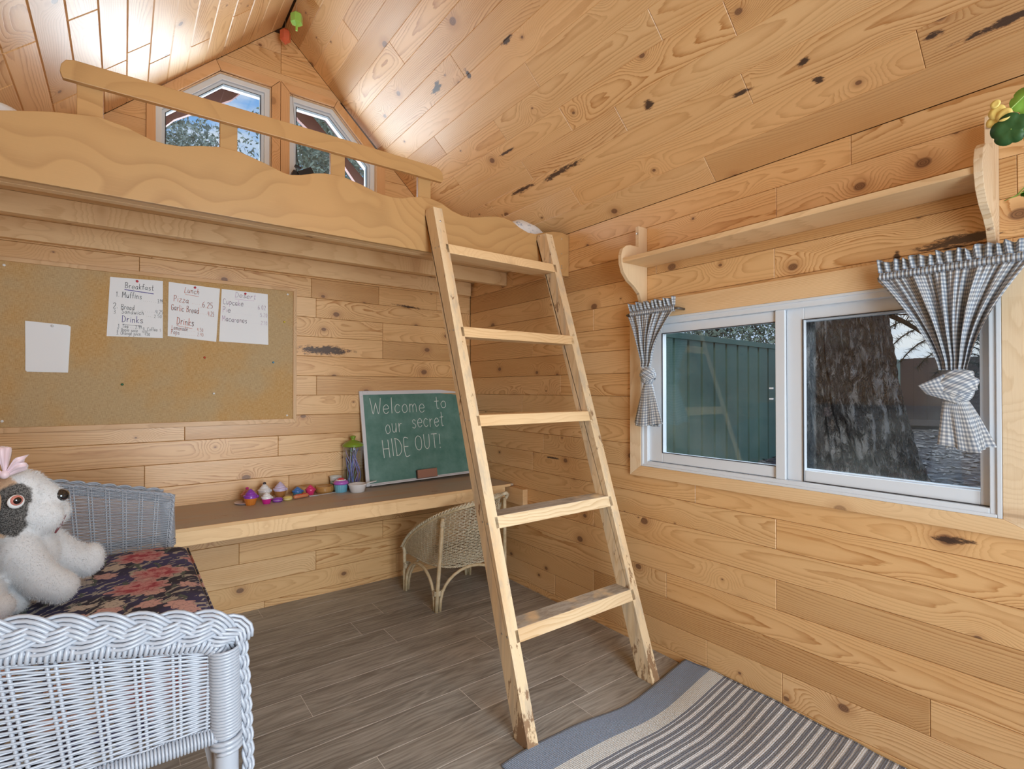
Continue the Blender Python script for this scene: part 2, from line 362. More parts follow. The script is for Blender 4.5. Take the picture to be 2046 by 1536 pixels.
# left wall and front wall (behind and beside the camera) -----------------------
wl_ = struct('wall_left', (XL, 1.0, 0))
build('sheathing', MB().box((XL-.10, YF, 0), (XL-.018, YB+.1, ZE)), M_DARKGAP, wl_)
fr = (V3((XL, 0, 0)), V3((0, -1, 0)), V3((0, 0, 1)), V3((1, 0, 0)))
for k in range(19):
    z0, z1 = zs[k], min(zs[k+1], ZE)
    if z0 >= ZE-.01: break
    sp = splits(-YB+.002, -YF, k+300)
    for a, b in zip(sp, sp[1:]): plank([(a, z0), (b, z0), (b, z1), (a, z1)], fr, wl_, M_PINE)
wf = struct('wall_front', (XA, YF, 0))
mb = MB()                                          # doorway x .1..1.0
mb.prism([(XL-.1, 0), (-.1, 0), (-.1, 2.1), (XL-.1, 2.06)], lambda a, b, c: (a, YF-c, b), .018, .10)
mb.prism([(1.2, 0), (XR+.1, 0), (XR+.1, 2.06), (1.2, 2.1)], lambda a, b, c: (a, YF-c, b), .018, .10)
mb.prism([(XL-.1, 2.1), (XR+.1, 2.1), (XR+.05, 2.15), (XA, ZA), (XL-.05, 2.15)], lambda a, b, c: (a, YF-c, b), .018, .10)
build('sheathing', mb, M_DARKGAP, wf)
fr = (V3((0, YF, 0)), V3((-1, 0, 0)), V3((0, 0, 1)), V3((0, 1, 0)))
for k in range(28):
    z0, z1 = zs[k], zs[k+1]
    for a, b in (((-XR, -XL),) if z0 > 2.06 else ((-XR, -1.2), (.1, -XL))):
        base = [(a, z0), (b, z0), (b, z1), (a, z1)]
        base = clip(base, -SL, 1, ZE+SL*XR); base = clip(base, SL, 1, ZE-SL*XL)
        plank(base, fr, wf, M_PINE)
# ceiling -------------------------------------------------------------------
ce = struct('ceiling', (XA, 1.0, ZA))
L = math.hypot(XR-XA, ZA-ZE); dR = V3((XA-XR, 0, ZA-ZE)).normalized(); dL = V3((XA-XL, 0, ZA-ZE)).normalized()
nR = V3((-(ZA-ZE), 0, -(XR-XA))).normalized(); nL = V3(((ZA-ZE), 0, -(XA-XL))).normalized()
mb = MB()
for (x0, dd, nn) in ((XR, dR, nR), (XL, dL, nL)):
    O = V3((x0, 0, ZE)); q = [O - dd*.12 - nn*.018, O + dd*(L+.012) - nn*.018, O + dd*(L+.07) - nn*.08, O - dd*.12 - nn*.08]
    vs = [p + V3((0, y, 0)) for y in (YF-.12, YB+.12) for p in q]
    mb.add(vs, [(0,1,2,3),(7,6,5,4),(0,4,5,1),(1,5,6,2),(2,6,7,3),(3,7,4,0)])
build('sheathing', mb, M_DARKGAP, ce)
RS = {8: (2.092,), 6: (1.739, 2.554), 5: (2.092, 1.15), 4: (1.703, 2.628, .917), 3: (2.086, 1.453), 2: (.951, 2.5), 1: (.478, 1.9), 7: (.9,), 9: (1.5,), 10: (2.4,), 11: (1.8,), 12: (2.6,), 13: (2.2,), 14: (2.7,), 0: (1.2,)}
fr = (V3((XR, 0, ZE)), V3((0, 1, 0)), dR, nR)
for k in range(16):
    s0, s1 = max(0, .004+.1137*k) if k else 0, min(L, .004+.1137*(k+1))
    if s1 - s0 < .01: break
    sp = splits(YF, YB, k+400, RS.get(k, ()) + ((-.3,) if k % 2 else (.1,)))
    for a, b in zip(sp, sp[1:]): plank([(a+.0006, s0), (b-.0006, s0), (b-.0006, s1), (a+.0006, s1)], fr, ce, M_PINE, ch=.0016)
fr = (V3((XL, 0, ZE)), V3((0, -1, 0)), dL, nL)
LS = {5: (-2.256,), 6: (-2.686,), 10: (-2.832,), 4: (-2.78,), 3: (-2.3,), 2: (-2.5,)}
for k in range(17):
    s0, s1 = max(0, -.013+.11*k), min(L, -.013+.11*(k+1))
    if s1 - s0 < .01: break
    sp = splits(-YB, -YF, k+500, LS.get(k, ()))
    for a, b in zip(sp, sp[1:]): plank([(a+.0006, s0), (b-.0006, s0), (b-.0006, s1), (a+.0006, s1)], fr, ce, M_PINE, ch=.004)
# floor ---------------------------------------------------------------------
fl = struct('floor', (.7, 1.0, 0))
build('underlay', MB().box((XL-.1, YF-.1, -.06), (XR+.1, YB+.1, -.0006)), M_FJOINT, fl)
fr = (V3((0, 0, 0)), V3((1, 0, 0)), V3((0, 1, 0)), V3((0, 0, 1)))
FJ = {9: (1.0,), 8: (1.35,)}
k = 0; y = 1.459 - .168*15
while y < YB:
    y0, y1 = max(y, YF), min(y+.168, YB)
    if y1 > YF:
        sp = splits(XL, XR, k+700)
        for a, b in zip(sp, sp[1:]): plank([(a+.0006, y0+.0013), (b-.0010, y0+.0013), (b-.0010, y1-.0013), (a+.0010, y1-.0013)], fr, fl, M_FLOOR, th=.003, ch=.0005, name='floor_plank')
    y += .168; k += 1
# ================================================================== windows
def glass_mat(name, tint=(.93, .96, .96), dirt=.0):
    m, t = newmat(name)
    tr = t.node('ShaderNodeBsdfTransparent', {0: tint + (1,)}); gl = t.node('ShaderNodeBsdfGlossy', {0: (1, 1, 1, 1), 'Roughness': .02})
    fc = t.node('ShaderNodeLayerWeight', {0: .5}).outputs['Facing']; fr_ = t.m('ADD', .035, t.m('MULTIPLY', t.m('POWER', fc, 5.0), .9))
    mx = t.node('ShaderNodeMixShader', {0: fr_, 1: tr.outputs[0], 2: gl.outputs[0]})
    out = mx.outputs[0]
    if dirt:
        df = t.node('ShaderNodeBsdfDiffuse', {0: (.75, .85, .85, 1)})
        n = t.noise(t.vm('MULTIPLY', t.node('ShaderNodeTexCoord').outputs['Object'], (1, 1.2, 1.6)), 2.0, 5, .6)
        mx2 = t.node('ShaderNodeMixShader', {0: t.m('MULTIPLY', t.sm(n, .42, .75), dirt), 1: out, 2: df.outputs[0]}); out = mx2.outputs[0]
    o = t.node('ShaderNodeOutputMaterial'); t.l.new(out, o.inputs[0]); return m
M_GLASS = glass_mat('window_glass', dirt=.06); M_GLASS2 = glass_mat('gable_glass', dirt=.05)
M_CLEAR = glass_mat('clear_plastic', (.93, .95, .97))
M_METAL = plain('screw_metal', (.62, .60, .57), .35, Metallic=.9)
M_BLACK = plain('black_plastic', (.012, .012, .014), .4)
M_SEAL = plain('rubber_seal', (.05, .05, .055), .6)
w1 = struct('window_1', (XR, .955, .84))
def rect_frame(mb, y0, y1, z0, z1, wd, x0, x1):     # ring in the right wall's plane
    (l, r, b, tp) = wd
    mb.box((x0, y0, z0), (x1, y0+l, z1)); mb.box((x0, y1-r, z0), (x1, y1, z1))
    mb.box((x0, y0+l, z0), (x1, y1-r, z0+b)); mb.box((x0, y0+l, z1-tp), (x1, y1-r, z1))
mb = MB(); rect_frame(mb, .331, 1.578, .842, 1.523, (.028, .034, .024, .030), XR-.012, XR+.085)
build('frame', mb, M_WHITE, w1, bevel=.002)
mb = MB(); rect_frame(mb, .331, 1.578, .842, 1.523, (.012, .012, .010, .010), XR-.018, XR-.010); build('frame_lip', mb, M_WHITE, w1, bevel=.002)
mb = MB(); rect_frame(mb, .922, 1.546, .868, 1.493, (.034, .075, .044, .042), XR+.004, XR+.034); sash = build('sash', mb, M_WHITE, w1, bevel=.0025)
mb = MB().box((XR+.017, .954, .910), (XR+.021, 1.473, 1.453)); build('pane', mb, M_GLASS, sash)
mb = MB(); rect_frame(mb, .954, 1.473, .910, 1.453, (.003,)*4, XR+.002, XR+.006); build('seal', mb, M_SEAL, sash)
mb = MB(); rect_frame(mb, .357, .957, .866, 1.495, (.028, .034, .042, .048), XR+.044, XR+.074); sash = build('sash', mb, M_WHITE, w1, bevel=.0025)
mb = MB().box((XR+.057, .383, .905), (XR+.061, .925, 1.449)); build('pane', mb, M_GLASS, sash)
mb = MB(); rect_frame(mb, .359, .922, .866, 1.495, (.024, .061, .041, .046), XR+.012, XR+.030); scr = build('screen_frame', mb, M_WHITE, w1, bevel=.002)
mb = MB(); rect_frame(mb, .359, .866, .866, 1.452, (.003, .003, .003, .003), XR+.008, XR+.013); build('seal', mb, M_SEAL, scr)
build('mullion', MB().box((XR-.006, .922, .866), (XR+.012, .957, 1.493)), M_WHITE, w1, bevel=.002)
mb = MB()
for z in (1.16, 1.2): mb.box((XR-.002, .968, z), (XR+.004, .982, z+.006))
build('latch', mb, M_WHITE, sash)
# mitred pine casing around the side window
def quadprism(mb, quad, x0, x1): return mb.prism(quad, lambda a, b, c: (c, a, b), x0, x1)
ci, co_ = (.331, 1.578, .842, 1.523), (.225, 1.641, .793, 1.603)
def cas(q, mat): return build('casing', quadprism(MB(), q, XR-.019, XR+.017), mat, w1, bevel=.0015)
cas([(co_[0], co_[2]), (co_[1], co_[2]), (ci[1], ci[2]), (ci[0], ci[2])], M_LUMY)
cas([(co_[0], co_[3]), (ci[0], ci[3]), (ci[1], ci[3]), (co_[1], co_[3])], M_LUMY)
cas([(co_[1], co_[2]), (co_[1], co_[3]), (ci[1], ci[3]), (ci[1], ci[2])], M_LUMZ)
cas([(co_[0], co_[2]), (ci[0], ci[2]), (ci[0], ci[3]), (co_[0], co_[3])], M_LUMZ)
# gable windows -------------------------------------------------------------
PZ = (2.28, 2.611, 2.873)
def mirror(poly): return [(2*XA-.012-a, b) for a, b in poly]
penta = [(.117, 2.10), (.648, 2.10), (.648, 2.873), (.400, 2.873), (.117, 2.611)]
penta2 = [(.743, 2.10), (1.256, 2.10), (1.256, 2.606), (.992, 2.872), (.743, 2.872)]
def ring(mb, poly, d0, d1, y0, y1):
    A = inset(poly, d0) if d0 else poly; B = inset(poly, d1); n = len(poly)
    vs = [(p[0], y, p[1]) for y in (y0, y1) for p in A] + [(p[0], y, p[1]) for y in (y0, y1) for p in B]
    fs = []
    for i in range(n):
        j = (i+1) % n
        fs += [(i, j, n+j, n+i), (2*n+i, 3*n+i, 3*n+j, 2*n+j), (i, 2*n+i, 2*n+j, j), (n+i, n+j, 3*n+j, 3*n+i)]
    mb.add(vs, fs); return mb
M_REDTRIM = plain('red_exterior_paint', (.20, .09, .08), .6); M_PINKTRIM = plain('faded_red_paint', (.45, .27, .25), .6)
for nm, pp in (('window_2', penta), ('window_3', penta2)):
    wg = struct(nm, (sum(p[0] for p in pp)/5, YB, 2.10))
    build('reveal', ring(MB(), pp, 0, .004, YB-.002, YB+.07), plain('reveal_pine', (.78, .55, .33), .5), wg)
    mb = ring(MB(), pp, .003, .030, YB+.012, YB+.085); build('frame', mb, M_WHITE, wg, bevel=.002)
    mb = ring(MB(), pp, .029, .045, YB+.030, YB+.080); build('sash', mb, M_WHITE, wg, bevel=.0015)
    ip = inset(pp, .045)
    build('pane', MB().prism(ip, lambda a, b, c: (a, c, b), YB+.052, YB+.056), M_GLASS2, wg)
    build('seal', ring(MB(), pp, .0445, .048, YB+.026, YB+.050), M_SEAL, wg)
    build('outside_casing', ring(MB(), inset(pp, -.035), 0, .058, YB+.105, YB+.125), M_PINKTRIM, wg)
# gable casing boards
M_CAS = pine('casing_pine', 'x', (.74, .44, .22), (.55, .27, .10), .25, .5, .45)
M_CASZ = pine('casing_pine_z', 'z', (.74, .44, .22), (.55, .27, .10), .25, .5, .45)
tr1 = struct('trim_1', (XA, YB, 2.06))
def gc(q, mat=None): return build('casing', MB().prism(q, lambda a, b, c: (a, c, b), YB-.018, YB-.001), mat or M_CAS, tr1, bevel=.0012)
gc([(.083, 2.055), (.124, 2.10), (.120, 2.611), (.083, 2.64)], M_CASZ)
gc([(.083, 2.642), (.119, 2.613), (.400, 2.876), (.378, 2.922)])
gc([(.380, 2.922), (.402, 2.876), (.648, 2.874), (.692, 2.922)])
gc([(.650, 2.10), (.694, 2.055), (.694, 2.920), (.650, 2.873)], M_CASZ)
gc([(.696, 2.055), (.742, 2.10), (.742, 2.873), (.696, 2.920)], M_CASZ)
gc([(.698, 2.922), (.744, 2.874), (.992, 2.874), (1.012, 2.918)])
gc([(1.014, 2.918), (.994, 2.874), (1.258, 2.608), (1.312, 2.632)])
gc([(1.257, 2.10), (1.312, 2.055), (1.312, 2.630), (1.257, 2.605)], M_CASZ)
gc([(.083, 2.055), (.694, 2.055), (.65, 2.10), (.124, 2.10)]); gc([(.696, 2.055), (1.312, 2.055), (1.257, 2.10), (.742, 2.10)])
# eave moulding where wall meets slope is only a joint line in the photo
# ================================================================== loft
BF = 2.082
loft = thing('loft_bed', (XA, 2.6, 1.816), 'built-in pine loft platform with scalloped plywood front board under the gable windows', 'loft bed')
wave = [(XL+.004, 2.03), (-.40, 2.035), (-.33, 2.01), (-.289, 2.007), (-.183, 2.038), (-.069, 2.059), (.006, 2.047), (.071, 2.025), (.11, 2.0225), (.153, 2.027), (.21, 2.045), (.27, 2.058), (.332, 2.058), (.414, 2.039), (.482, 2.019), (.51, 2.018), (.544, 2.026), (.59, 2.044), (.637, 2.056), (.704, 2.061), (.786, 2.046), (.84, 2.031), (.872, 2.026), (.92, 2.024), (.962, 2.029), (1.01, 2.045), (1.068, 2.058), (1.108, 2.059), (1.161, 2.050), (1.215, 2.027), (1.272, 2.015), (1.33, 2.018), (1.39, 2.034), (1.464, 2.051), (1.515, 2.053), (1.566, 2.045), (1.614, 2.022), (1.668, 2.007), (1.717, 2.009), (1.782, 2.029), (1.84, 2.044), (1.9, 2.050), (XR-.002, 2.044)]
poly = [(XL+.002, 1.816), (XR-.002, 1.816)] + wave[::-1]
mb = MB(); mb.prism(poly, lambda a, b, c: (a, c, b), BF, BF+.019)
build('front_board', mb, M_PLY, loft, bevel=.002)
build('beam', MB().box((XL+.002, BF+.0195, 1.817), (XR-.002, BF+.057, 1.95)), M_LUMX, loft, bevel=.003)
build('beam', MB().box((XL+.002, BF+.0575, 1.817), (XR-.002, BF+.095, 1.95)), M_LUMX, loft, bevel=.003)
build('joist', MB().box((XL+.002, 2.657, 1.858), (XR-.002, 2.695, 1.9405)), M_LUMX, loft, bevel=.003)
build('ledger', MB().box((XL+.002, YB-.038, 1.848), (XR-.018, YB-.001, 1.9405)), M_LUMX, loft, bevel=.003)
for i in range(7):
    a = 2.178 + i*.131
    build('deck_board', MB().box((XL+.002, a+.001, 1.941), (XR-.002, min(a+.130, YB-.002), 1.957)), M_LUMX, loft, bevel=.001)
rail = [( -.153, 2.150), (-.160, 2.170), (-.157, 2.192), (-.146, 2.208), (-.125, 2.2145), (.6, 2.2135), (1.130, 2.2075), (1.152, 2.200), (1.164, 2.186), (1.168, 2.165), (1.162, 2.1455), (.4, 2.1495)]
build('hand_rail', MB().prism(rail, lambda a, b, c: (a, c, b), BF-.002, BF+.018), M_PLY, loft, bevel=.002)
for (a, b) in ((-.121, -.056), (.272, .328), (.664, .722), (1.052, 1.115)):
    build('rail_post', MB().box((a, BF+.0195, 1.99), (b, BF+.038, 2.195)), M_PLY, loft, bevel=.002)
for (x, z) in ((1.90, 2.015), (1.90, 1.935), (1.90, 1.868), (1.9, 1.855), (-.38, 1.9)):
    build('screw', MB().lathe([(.0035, 0), (.0035, .0015), (.001, .002)], (x, BF+.0005, z), 10, Matrix.Rotation(PI/2, 3, 'X')), M_METAL, loft)
# ================================================================== ladder
def worn(name, axis, tread):
    m = pine(name, axis, (.84, .66, .43), (.62, .42, .22), .4, .5, .6); t = NT(m.node_tree); P = [n for n in t.n if n.type == 'BSDF_PRINCIPLED'][0]; src = P.inputs['Base Color'].links[0].from_socket
    g = t.node('ShaderNodeNewGeometry'); pz = t.sep(g.outputs['Position'])[2]; nz = t.sep(g.outputs['Normal'])[2]; oc = t.node('ShaderNodeTexCoord').outputs['Object']
    if tread:
        n = t.noise(t.vm('MULTIPLY', oc, (10, 45, 45)), 1, 5, .7); n2 = t.noise(oc, 7, 3, .6)
        w_ = t.m('MULTIPLY', t.m('MULTIPLY', t.sm(nz, .7, .9), t.sm(n2, .28, .50)), .85)
        c = t.mix(w_, src, t.ramp(n, [(.3, (.12, .10, .085)), (.5, (.33, .29, .25)), (.7, (.50, .47, .43))]))
    else:
        n = t.noise(t.vm('MULTIPLY', oc, (26, 26, 9)), 1, 5, .7); lo = t.m('SUBTRACT', 1., t.sm(pz, .02, .20)); grey = t.noise(t.vm('MULTIPLY', oc, (30, 30, 1.5)), 1, 3, .6)
        c = t.mix(t.m('MULTIPLY', t.sm(grey, .45, .7), .5), src, (.42, .36, .29))
        c = t.mix(t.m('MULTIPLY', t.sm(t.m('ADD', n, t.m('MULTIPLY', lo, .16)), .60, .66), .8), c, (.20, .085, .03))
    t.l.new(c, P.inputs['Base Color']); return m
M_WTREAD = worn('worn_tread', 'x', True); M_WSTILE = worn('worn_stile', 'z', False)
lad = thing('loft_ladder', (1.42, 1.38, 0), 'worn wooden ladder with five notched treads leaning on the loft board', 'ladder')
DY, DZ = .665, 1.995; ly = lambda z: 1.341 + DY/DZ*z
DD = .078
for (xa, xb) in ((1.076, 1.120), (1.722, 1.766)):
    # side profile in (y,z); top cut vertical against the board, bottom flat on the floor
    pr_ = [(ly(0), 0), (ly(0)+DD, 0), (BF-.002, (BF-.002-1.341-DD)*DZ/DY), (BF-.002, 1.975), (BF-.010, 2.0), (ly(1.995), 1.995)]
    st = build('stile', MB().prism(pr_, lambda a, b, c: (c, a, b), xa, xb), M_WSTILE, lad, bevel=.003)
for i, z in enumerate((.352, .726, 1.098, 1.458, 1.828)):
    y = ly(z); tk = .044
    pr_ = [(y, z), (y - tk*DY/DZ, z-tk), (y - tk*DY/DZ + .086, z-tk), (y+.086, z)]
    tm = M_LUMX if i > 1 else None
    o = build('tread', MB().prism(pr_, lambda a, b, c: (c, a, b), 1.104, 1.741), M_WTREAD if i < 2 else M_LUMX, lad, bevel=.003)
for z in (.33, .70, 1.075, 1.436, 1.806):
    for dy in (.02, .052):
        for (x, sgn) in ((1.0758, -1), (1.7662, 1)):
            build('screw', MB().lathe([(.004, 0), (.004, .001), (.001, .0016)], (x, ly(z)+dy-.01, z+.004), 10, Matrix.Rotation(sgn*PI/2, 3, 'Y')), M_METAL, lad)
mb = MB().lathe([(.0045, 0), (.0045, .0012), (.001, .002)], (1.10, ly(1.93)-.0006, 1.93), 10, Matrix.Rotation(PI/2, 3, 'X'))
build('screw', mb, M_METAL, lad)
# ================================================================== desk
DT = .612
desk = thing('desk', (.7, 2.83, .53), 'long built-in wooden desk shelf along the back wall', 'desk')
M_DESK = pine('desk_top', 'x', (.50, .43, .36), (.37, .30, .24), .05, .4, .5)
build('desk_top', MB().box((XL+.002, 2.584, DT-.013), (XR-.004, YB-.002, DT)), M_DESK, desk, bevel=.0015)
build('edge_strip', MB().box((XL+.002, 2.578, DT-.0145), (1.925, 2.5845, DT+.0002)), M_LUMX, desk, bevel=.001)
build('fascia', MB().box((XL+.002, 2.582, .535), (1.885, 2.62, DT-.0145)), M_LUMX, desk, bevel=.002)
build('fascia', MB().box((XL+.002, 3.02, .535), (1.885, YB-.002, DT-.0145)), M_LUMX, desk, bevel=.002)
build('wall_cleat', MB().box((XR-.038, 2.445, .50), (XR-.001, 3.02, .596)), M_LUMY, desk, bevel=.002)
# ================================================================== wall shelf
sh = thing('wall_shelf', (XR, .95, 1.766), 'pine wall shelf on two scrolled brackets above the side window', 'shelf')
prof = [(0, 1.590), (.030, 1.588), (.040, 1.600), (.058, 1.640), (.095, 1.672), (.135, 1.695), (.168, 1.730), (.182, 1.772), (.183, 1.805), (.172, 1.835), (.148, 1.853), (.118, 1.862), (.096, 1.862), (.085, 1.868), (.078, 1.90), (.072, 1.925), (.068, 1.94), (0, 1.957)]
# tall narrow back upright + curved bracket, as one sawn board
prof = [(0, 1.588), (.032, 1.588), (.040, 1.604), (.056, 1.640), (.090, 1.668), (.130, 1.690), (.163, 1.725), (.178, 1.765), (.179, 1.800), (.168, 1.830), (.146, 1.846), (.118, 1.853), (.060, 1.853), (.060, 1.950), (0, 1.950)]
for yc in (1.560, .345):
    b_ = build('bracket', MB().prism([(XR-.001-a, b) for a, b in prof], lambda a, b, c: (a, c, b), yc-.009, yc+.010), M_LUMZ, sh, bevel=.0012)
for yc in (1.56, .345):
    for (dx, z) in ((.0605, 1.918), (.0565, 1.64)):
        build('screw', MB().lathe([(.006, 0), (.006, .001), (.001, .002)], (XR-.001-dx, yc, z), 12, Matrix.Rotation(-PI/2, 3, 'Y')), M_METAL, sh)
build('shelf_board', MB().box((XR-.172, .356, 1.766), (XR-.002, 1.550, 1.785)), M_LUMY, sh, bevel=.0012)
# ================================================================== cork board
M_CORK, t = newmat('burlap_cork')
oc = t.node('ShaderNodeTexCoord').outputs['Object']
wv1 = t.node('ShaderNodeTexWave', {'Vector': t.vm('MULTIPLY', oc, (1, 1, 1)), 'Scale': 95., 'Distortion': 1.2, 'Detail': 2.}, bands_direction='X').outputs['Fac']
wv2 = t.node('ShaderNodeTexWave', {'Vector': oc, 'Scale': 95., 'Distortion': 1.2, 'Detail': 2.}, bands_direction='Z').outputs['Fac']
bb = t.m('ADD', t.m('MULTIPLY', wv1, .5), t.m('MULTIPLY', wv2, .5)); nn_ = t.noise(oc, 3.2, 3, .5); n3 = t.noise(t.vm('MULTIPLY', oc, (60, 1, 9)), 1, 3, .6)
col = t.mix(t.sm(nn_, .40, .62), (.50, .36, .19), (.58, .315, .085)); col = t.mix(t.m('MULTIPLY', bb, .35), col, (.26, .16, .07)); col = t.mix(t.m('MULTIPLY', n3, .4), col, (.60, .42, .22))
th = t.m('ADD', t.noise(t.vm('MULTIPLY', oc, (700, 1, 60)), 1, 2, .5), t.noise(t.vm('MULTIPLY', oc, (60, 1, 700)), 1, 2, .5))
col = t.mix(t.m('MULTIPLY', t.sm(th, .85, 1.25), .35), col, (.72, .56, .34)); col = t.mix(t.m('MULTIPLY', t.m('SUBTRACT', 1., t.sm(th, .75, 1.0)), .3), col, (.26, .15, .06))
finish(t, col, .85, th, .0008, .6)
cb = thing('cork_board', (.17, YB, 1.015), 'long burlap covered pin board in a thin pine frame on the back wall', 'board')
build('panel', MB().box((-.436, YB-.012, 1.020), (.778, YB-.001, 1.758)), M_CORK, cb)
CX0, CX1, CZ0, CZ1 = -.444, .784, 1.010, 1.768
M_CF = pine('cork_frame', 'x', (.72, .47, .25), (.50, .28, .12), .3, .3); M_CFZ = pine('cork_frame_z', 'z', (.70, .46, .25), (.45, .26, .12), .3, .3)
for q, m_ in (([(CX0, CZ0), (CX1, CZ0), (CX1-.018, CZ0+.024), (CX0+.018, CZ0+.024)], M_CF), ([(CX0, CZ1), (CX0+.018, CZ1-.018), (CX1-.018, CZ1-.018), (CX1, CZ1)], M_CF),
             ([(CX1, CZ0), (CX1, CZ1), (CX1-.018, CZ1-.018), (CX1-.018, CZ0+.024)], M_CFZ), ([(CX0, CZ0), (CX0+.018, CZ0+.024), (CX0+.018, CZ1-.018), (CX0, CZ1)], M_CFZ)):
    build('frame', MB().prism(q, lambda a, b, c: (a, c, b), YB-.021, YB-.001), m_, cb, bevel=.001)
M_SCR = plain('white_screw_head', (.85, .85, .84), .4)
def pinhead(mb, x, y, z, r=.006, big=True):
    R = Matrix.Rotation(PI/2, 3, 'X')
    mb.lathe([(r*.9, 0), (r, .0015), (r*.45, .003), (r*.42, .008), (r*.85, .0095), (r*.85, .011), (r*.2, .0118)] if big else [(r, 0), (r*.9, .001), (r*.2, .0022)], (x, y, z), 14, R); return mb
for (x, z) in ((-.412, 1.732), (.737, 1.732), (.736, 1.052), (-.414, 1.062)):
    build('screw', pinhead(MB(), x, YB-.012, z, .0055, False), M_SCR, cb, smooth=True)
def pin(x, z, c, label, y=YB-.0125, mat=None):
    o = build('push_pin', pinhead(MB(), x, y, z, .0055), mat or plain('pin_' + label[:6], c, .3), loc=(x, y, z), smooth=True)
    return tag(o, label, 'pin', 'push pins in the burlap board')
pin(.334, 1.362, (.55, .06, .03), 'red push pin in bare burlap below the lunch menu')
pin(.662, 1.347, (.10, .30, .45), 'steel blue push pin near the right frame of the board')
pin(-.004, 1.222, (.02, .14, .06), 'dark green push pin in the burlap below the breakfast menu')
pin(.376, 1.177, (.85, .87, .88), 'white push pin low in the burlap board')
pin(.719, 1.575, (.75, .60, .08), 'yellow push pin beside the right frame of the board')
# ================================================================== stroke lettering
G = {}
def gl(ch, w_, *strokes): G[ch] = (w_, [[tuple(float(q) for q in p.split(',')) for p in s.split()] for s in strokes])
O_ = '.25,1 .08,.85 .02,.5 .08,.15 .27,0 .45,.15 .5,.5 .45,.85 .25,1'
gl('W', .75, '.0,1 .08,.5 .18,0 .3,.45 .37,.7', '.37,.7 .45,.35 .55,0 .66,.5 .72,1'); gl('e', .42, '.03,.28 .38,.3 .33,.5 .2,.55 .05,.42 .02,.22 .1,.03 .25,0 .38,.1'); gl('l', .16, '.08,1 .07,0'); gl('c', .4, '.36,.45 .22,.55 .06,.42 .02,.2 .12,.03 .25,0 .37,.1')
gl('o', .42, '.2,.55 .06,.42 .03,.22 .1,.03 .22,0 .36,.1 .38,.33 .32,.5 .2,.55'); gl('m', .62, '.04,.55 .04,0', '.04,.35 .12,.52 .22,.5 .27,.3 .27,0', '.27,.35 .38,.53 .48,.5 .52,.3 .54,0'); gl('t', .32, '.16,.95 .15,.1 .22,0 .3,.04', '.0,.6 .3,.62')
gl('u', .42, '.03,.55 .04,.15 .13,0 .26,.05 .34,.3', '.35,.55 .35,0'); gl('r', .32, '.05,.55 .05,0', '.05,.32 .14,.5 .28,.52'); gl('s', .36, '.32,.46 .2,.56 .07,.47 .12,.33 .27,.24 .31,.1 .18,0 .03,.06')
gl('H', .5, '.03,1 .03,0', '.42,1 .42,0', '.03,.5 .42,.5'); gl('I', .14, '.06,1 .06,0'); gl('D', .5, '.04,1 .05,0', '.0,1 .25,.92 .42,.65 .42,.3 .25,.05 .02,0'); gl('E', .42, '.35,1 .04,1 .04,0 .36,0', '.04,.52 .3,.52'); gl('O', .55, O_); gl('U', .5, '.03,1 .05,.25 .18,0 .33,.04 .42,.3 .44,1'); gl('T', .45, '.0,1 .44,1', '.22,1 .22,0'); gl('!', .16, '.08,1 .07,.28', '.07,.06 .07,0')
gl('B', .48, '.05,1 .04,0', '.0,.98 .25,1 .36,.85 .28,.6 .06,.53 .32,.48 .42,.25 .3,.05 .0,0'); gl('a', .44, '.34,.5 .2,.55 .05,.4 .02,.18 .12,.02 .24,.05 .33,.25', '.35,.55 .34,.1 .41,0'); gl('k', .38, '.04,1 .04,0', '.32,.55 .05,.25 .34,0'); gl('f', .3, '.3,.95 .2,1 .12,.85 .11,0', '.0,.55 .26,.55')
gl('M', .6, '.03,0 .06,1 .28,.4 .5,1 .54,0'); gl('i', .14, '.06,.55 .06,0', '.06,.75 .07,.78'); gl('n', .42, '.04,.55 .04,0', '.04,.35 .14,.53 .27,.5 .32,.3 .33,0'); gl('d', .44, '.34,.42 .2,.52 .04,.36 .03,.15 .14,0 .27,.08 .35,.3', '.36,1 .36,0')
gl('S', .45, '.38,.85 .24,1 .07,.88 .08,.64 .3,.46 .38,.22 .24,0 .03,.1'); gl('w', .55, '.02,.55 .12,0 .25,.4 .36,0 .48,.55'); gl('h', .42, '.04,1 .04,0', '.04,.32 .16,.52 .29,.47 .33,.25 .33,0'); gl('A', .5, '.02,0 .22,1 .44,0', '.1,.38 .36,.38'); gl('p', .42, '.04,.55 .03,-.4', '.04,.42 .18,.56 .34,.45 .36,.2 .22,.0 .05,.08')
gl('j', .2, '.12,.55 .12,-.25 .04,-.4 -.06,-.35', '.12,.75 .13,.78'); gl('g', .42, '.34,.45 .2,.55 .05,.4 .04,.15 .16,.02 .33,.18', '.35,.55 .34,-.25 .2,-.42 .05,-.32'); gl('L', .42, '.05,1 .04,0 .36,.02'); gl('P', .45, '.05,1 .04,0', '.0,.98 .28,1 .38,.78 .28,.52 .06,.47'); gl('z', .4, '.04,.54 .34,.54 .03,0 .36,.02')
gl('G', .5, '.42,.82 .26,1 .08,.85 .03,.5 .1,.12 .28,0 .42,.14 .43,.42 .26,.42'); gl('C', .48, '.42,.82 .26,1 .08,.85 .03,.5 .1,.12 .28,0 .43,.15'); gl('1', .22, '.02,.8 .1,1 .1,0'); gl('2', .42, '.04,.82 .16,1 .33,.9 .34,.65 .03,.02 .38,.02'); gl('3', .42, '.05,.95 .25,1 .35,.8 .25,.57 .14,.53 .33,.42 .35,.15 .2,0 .03,.08')
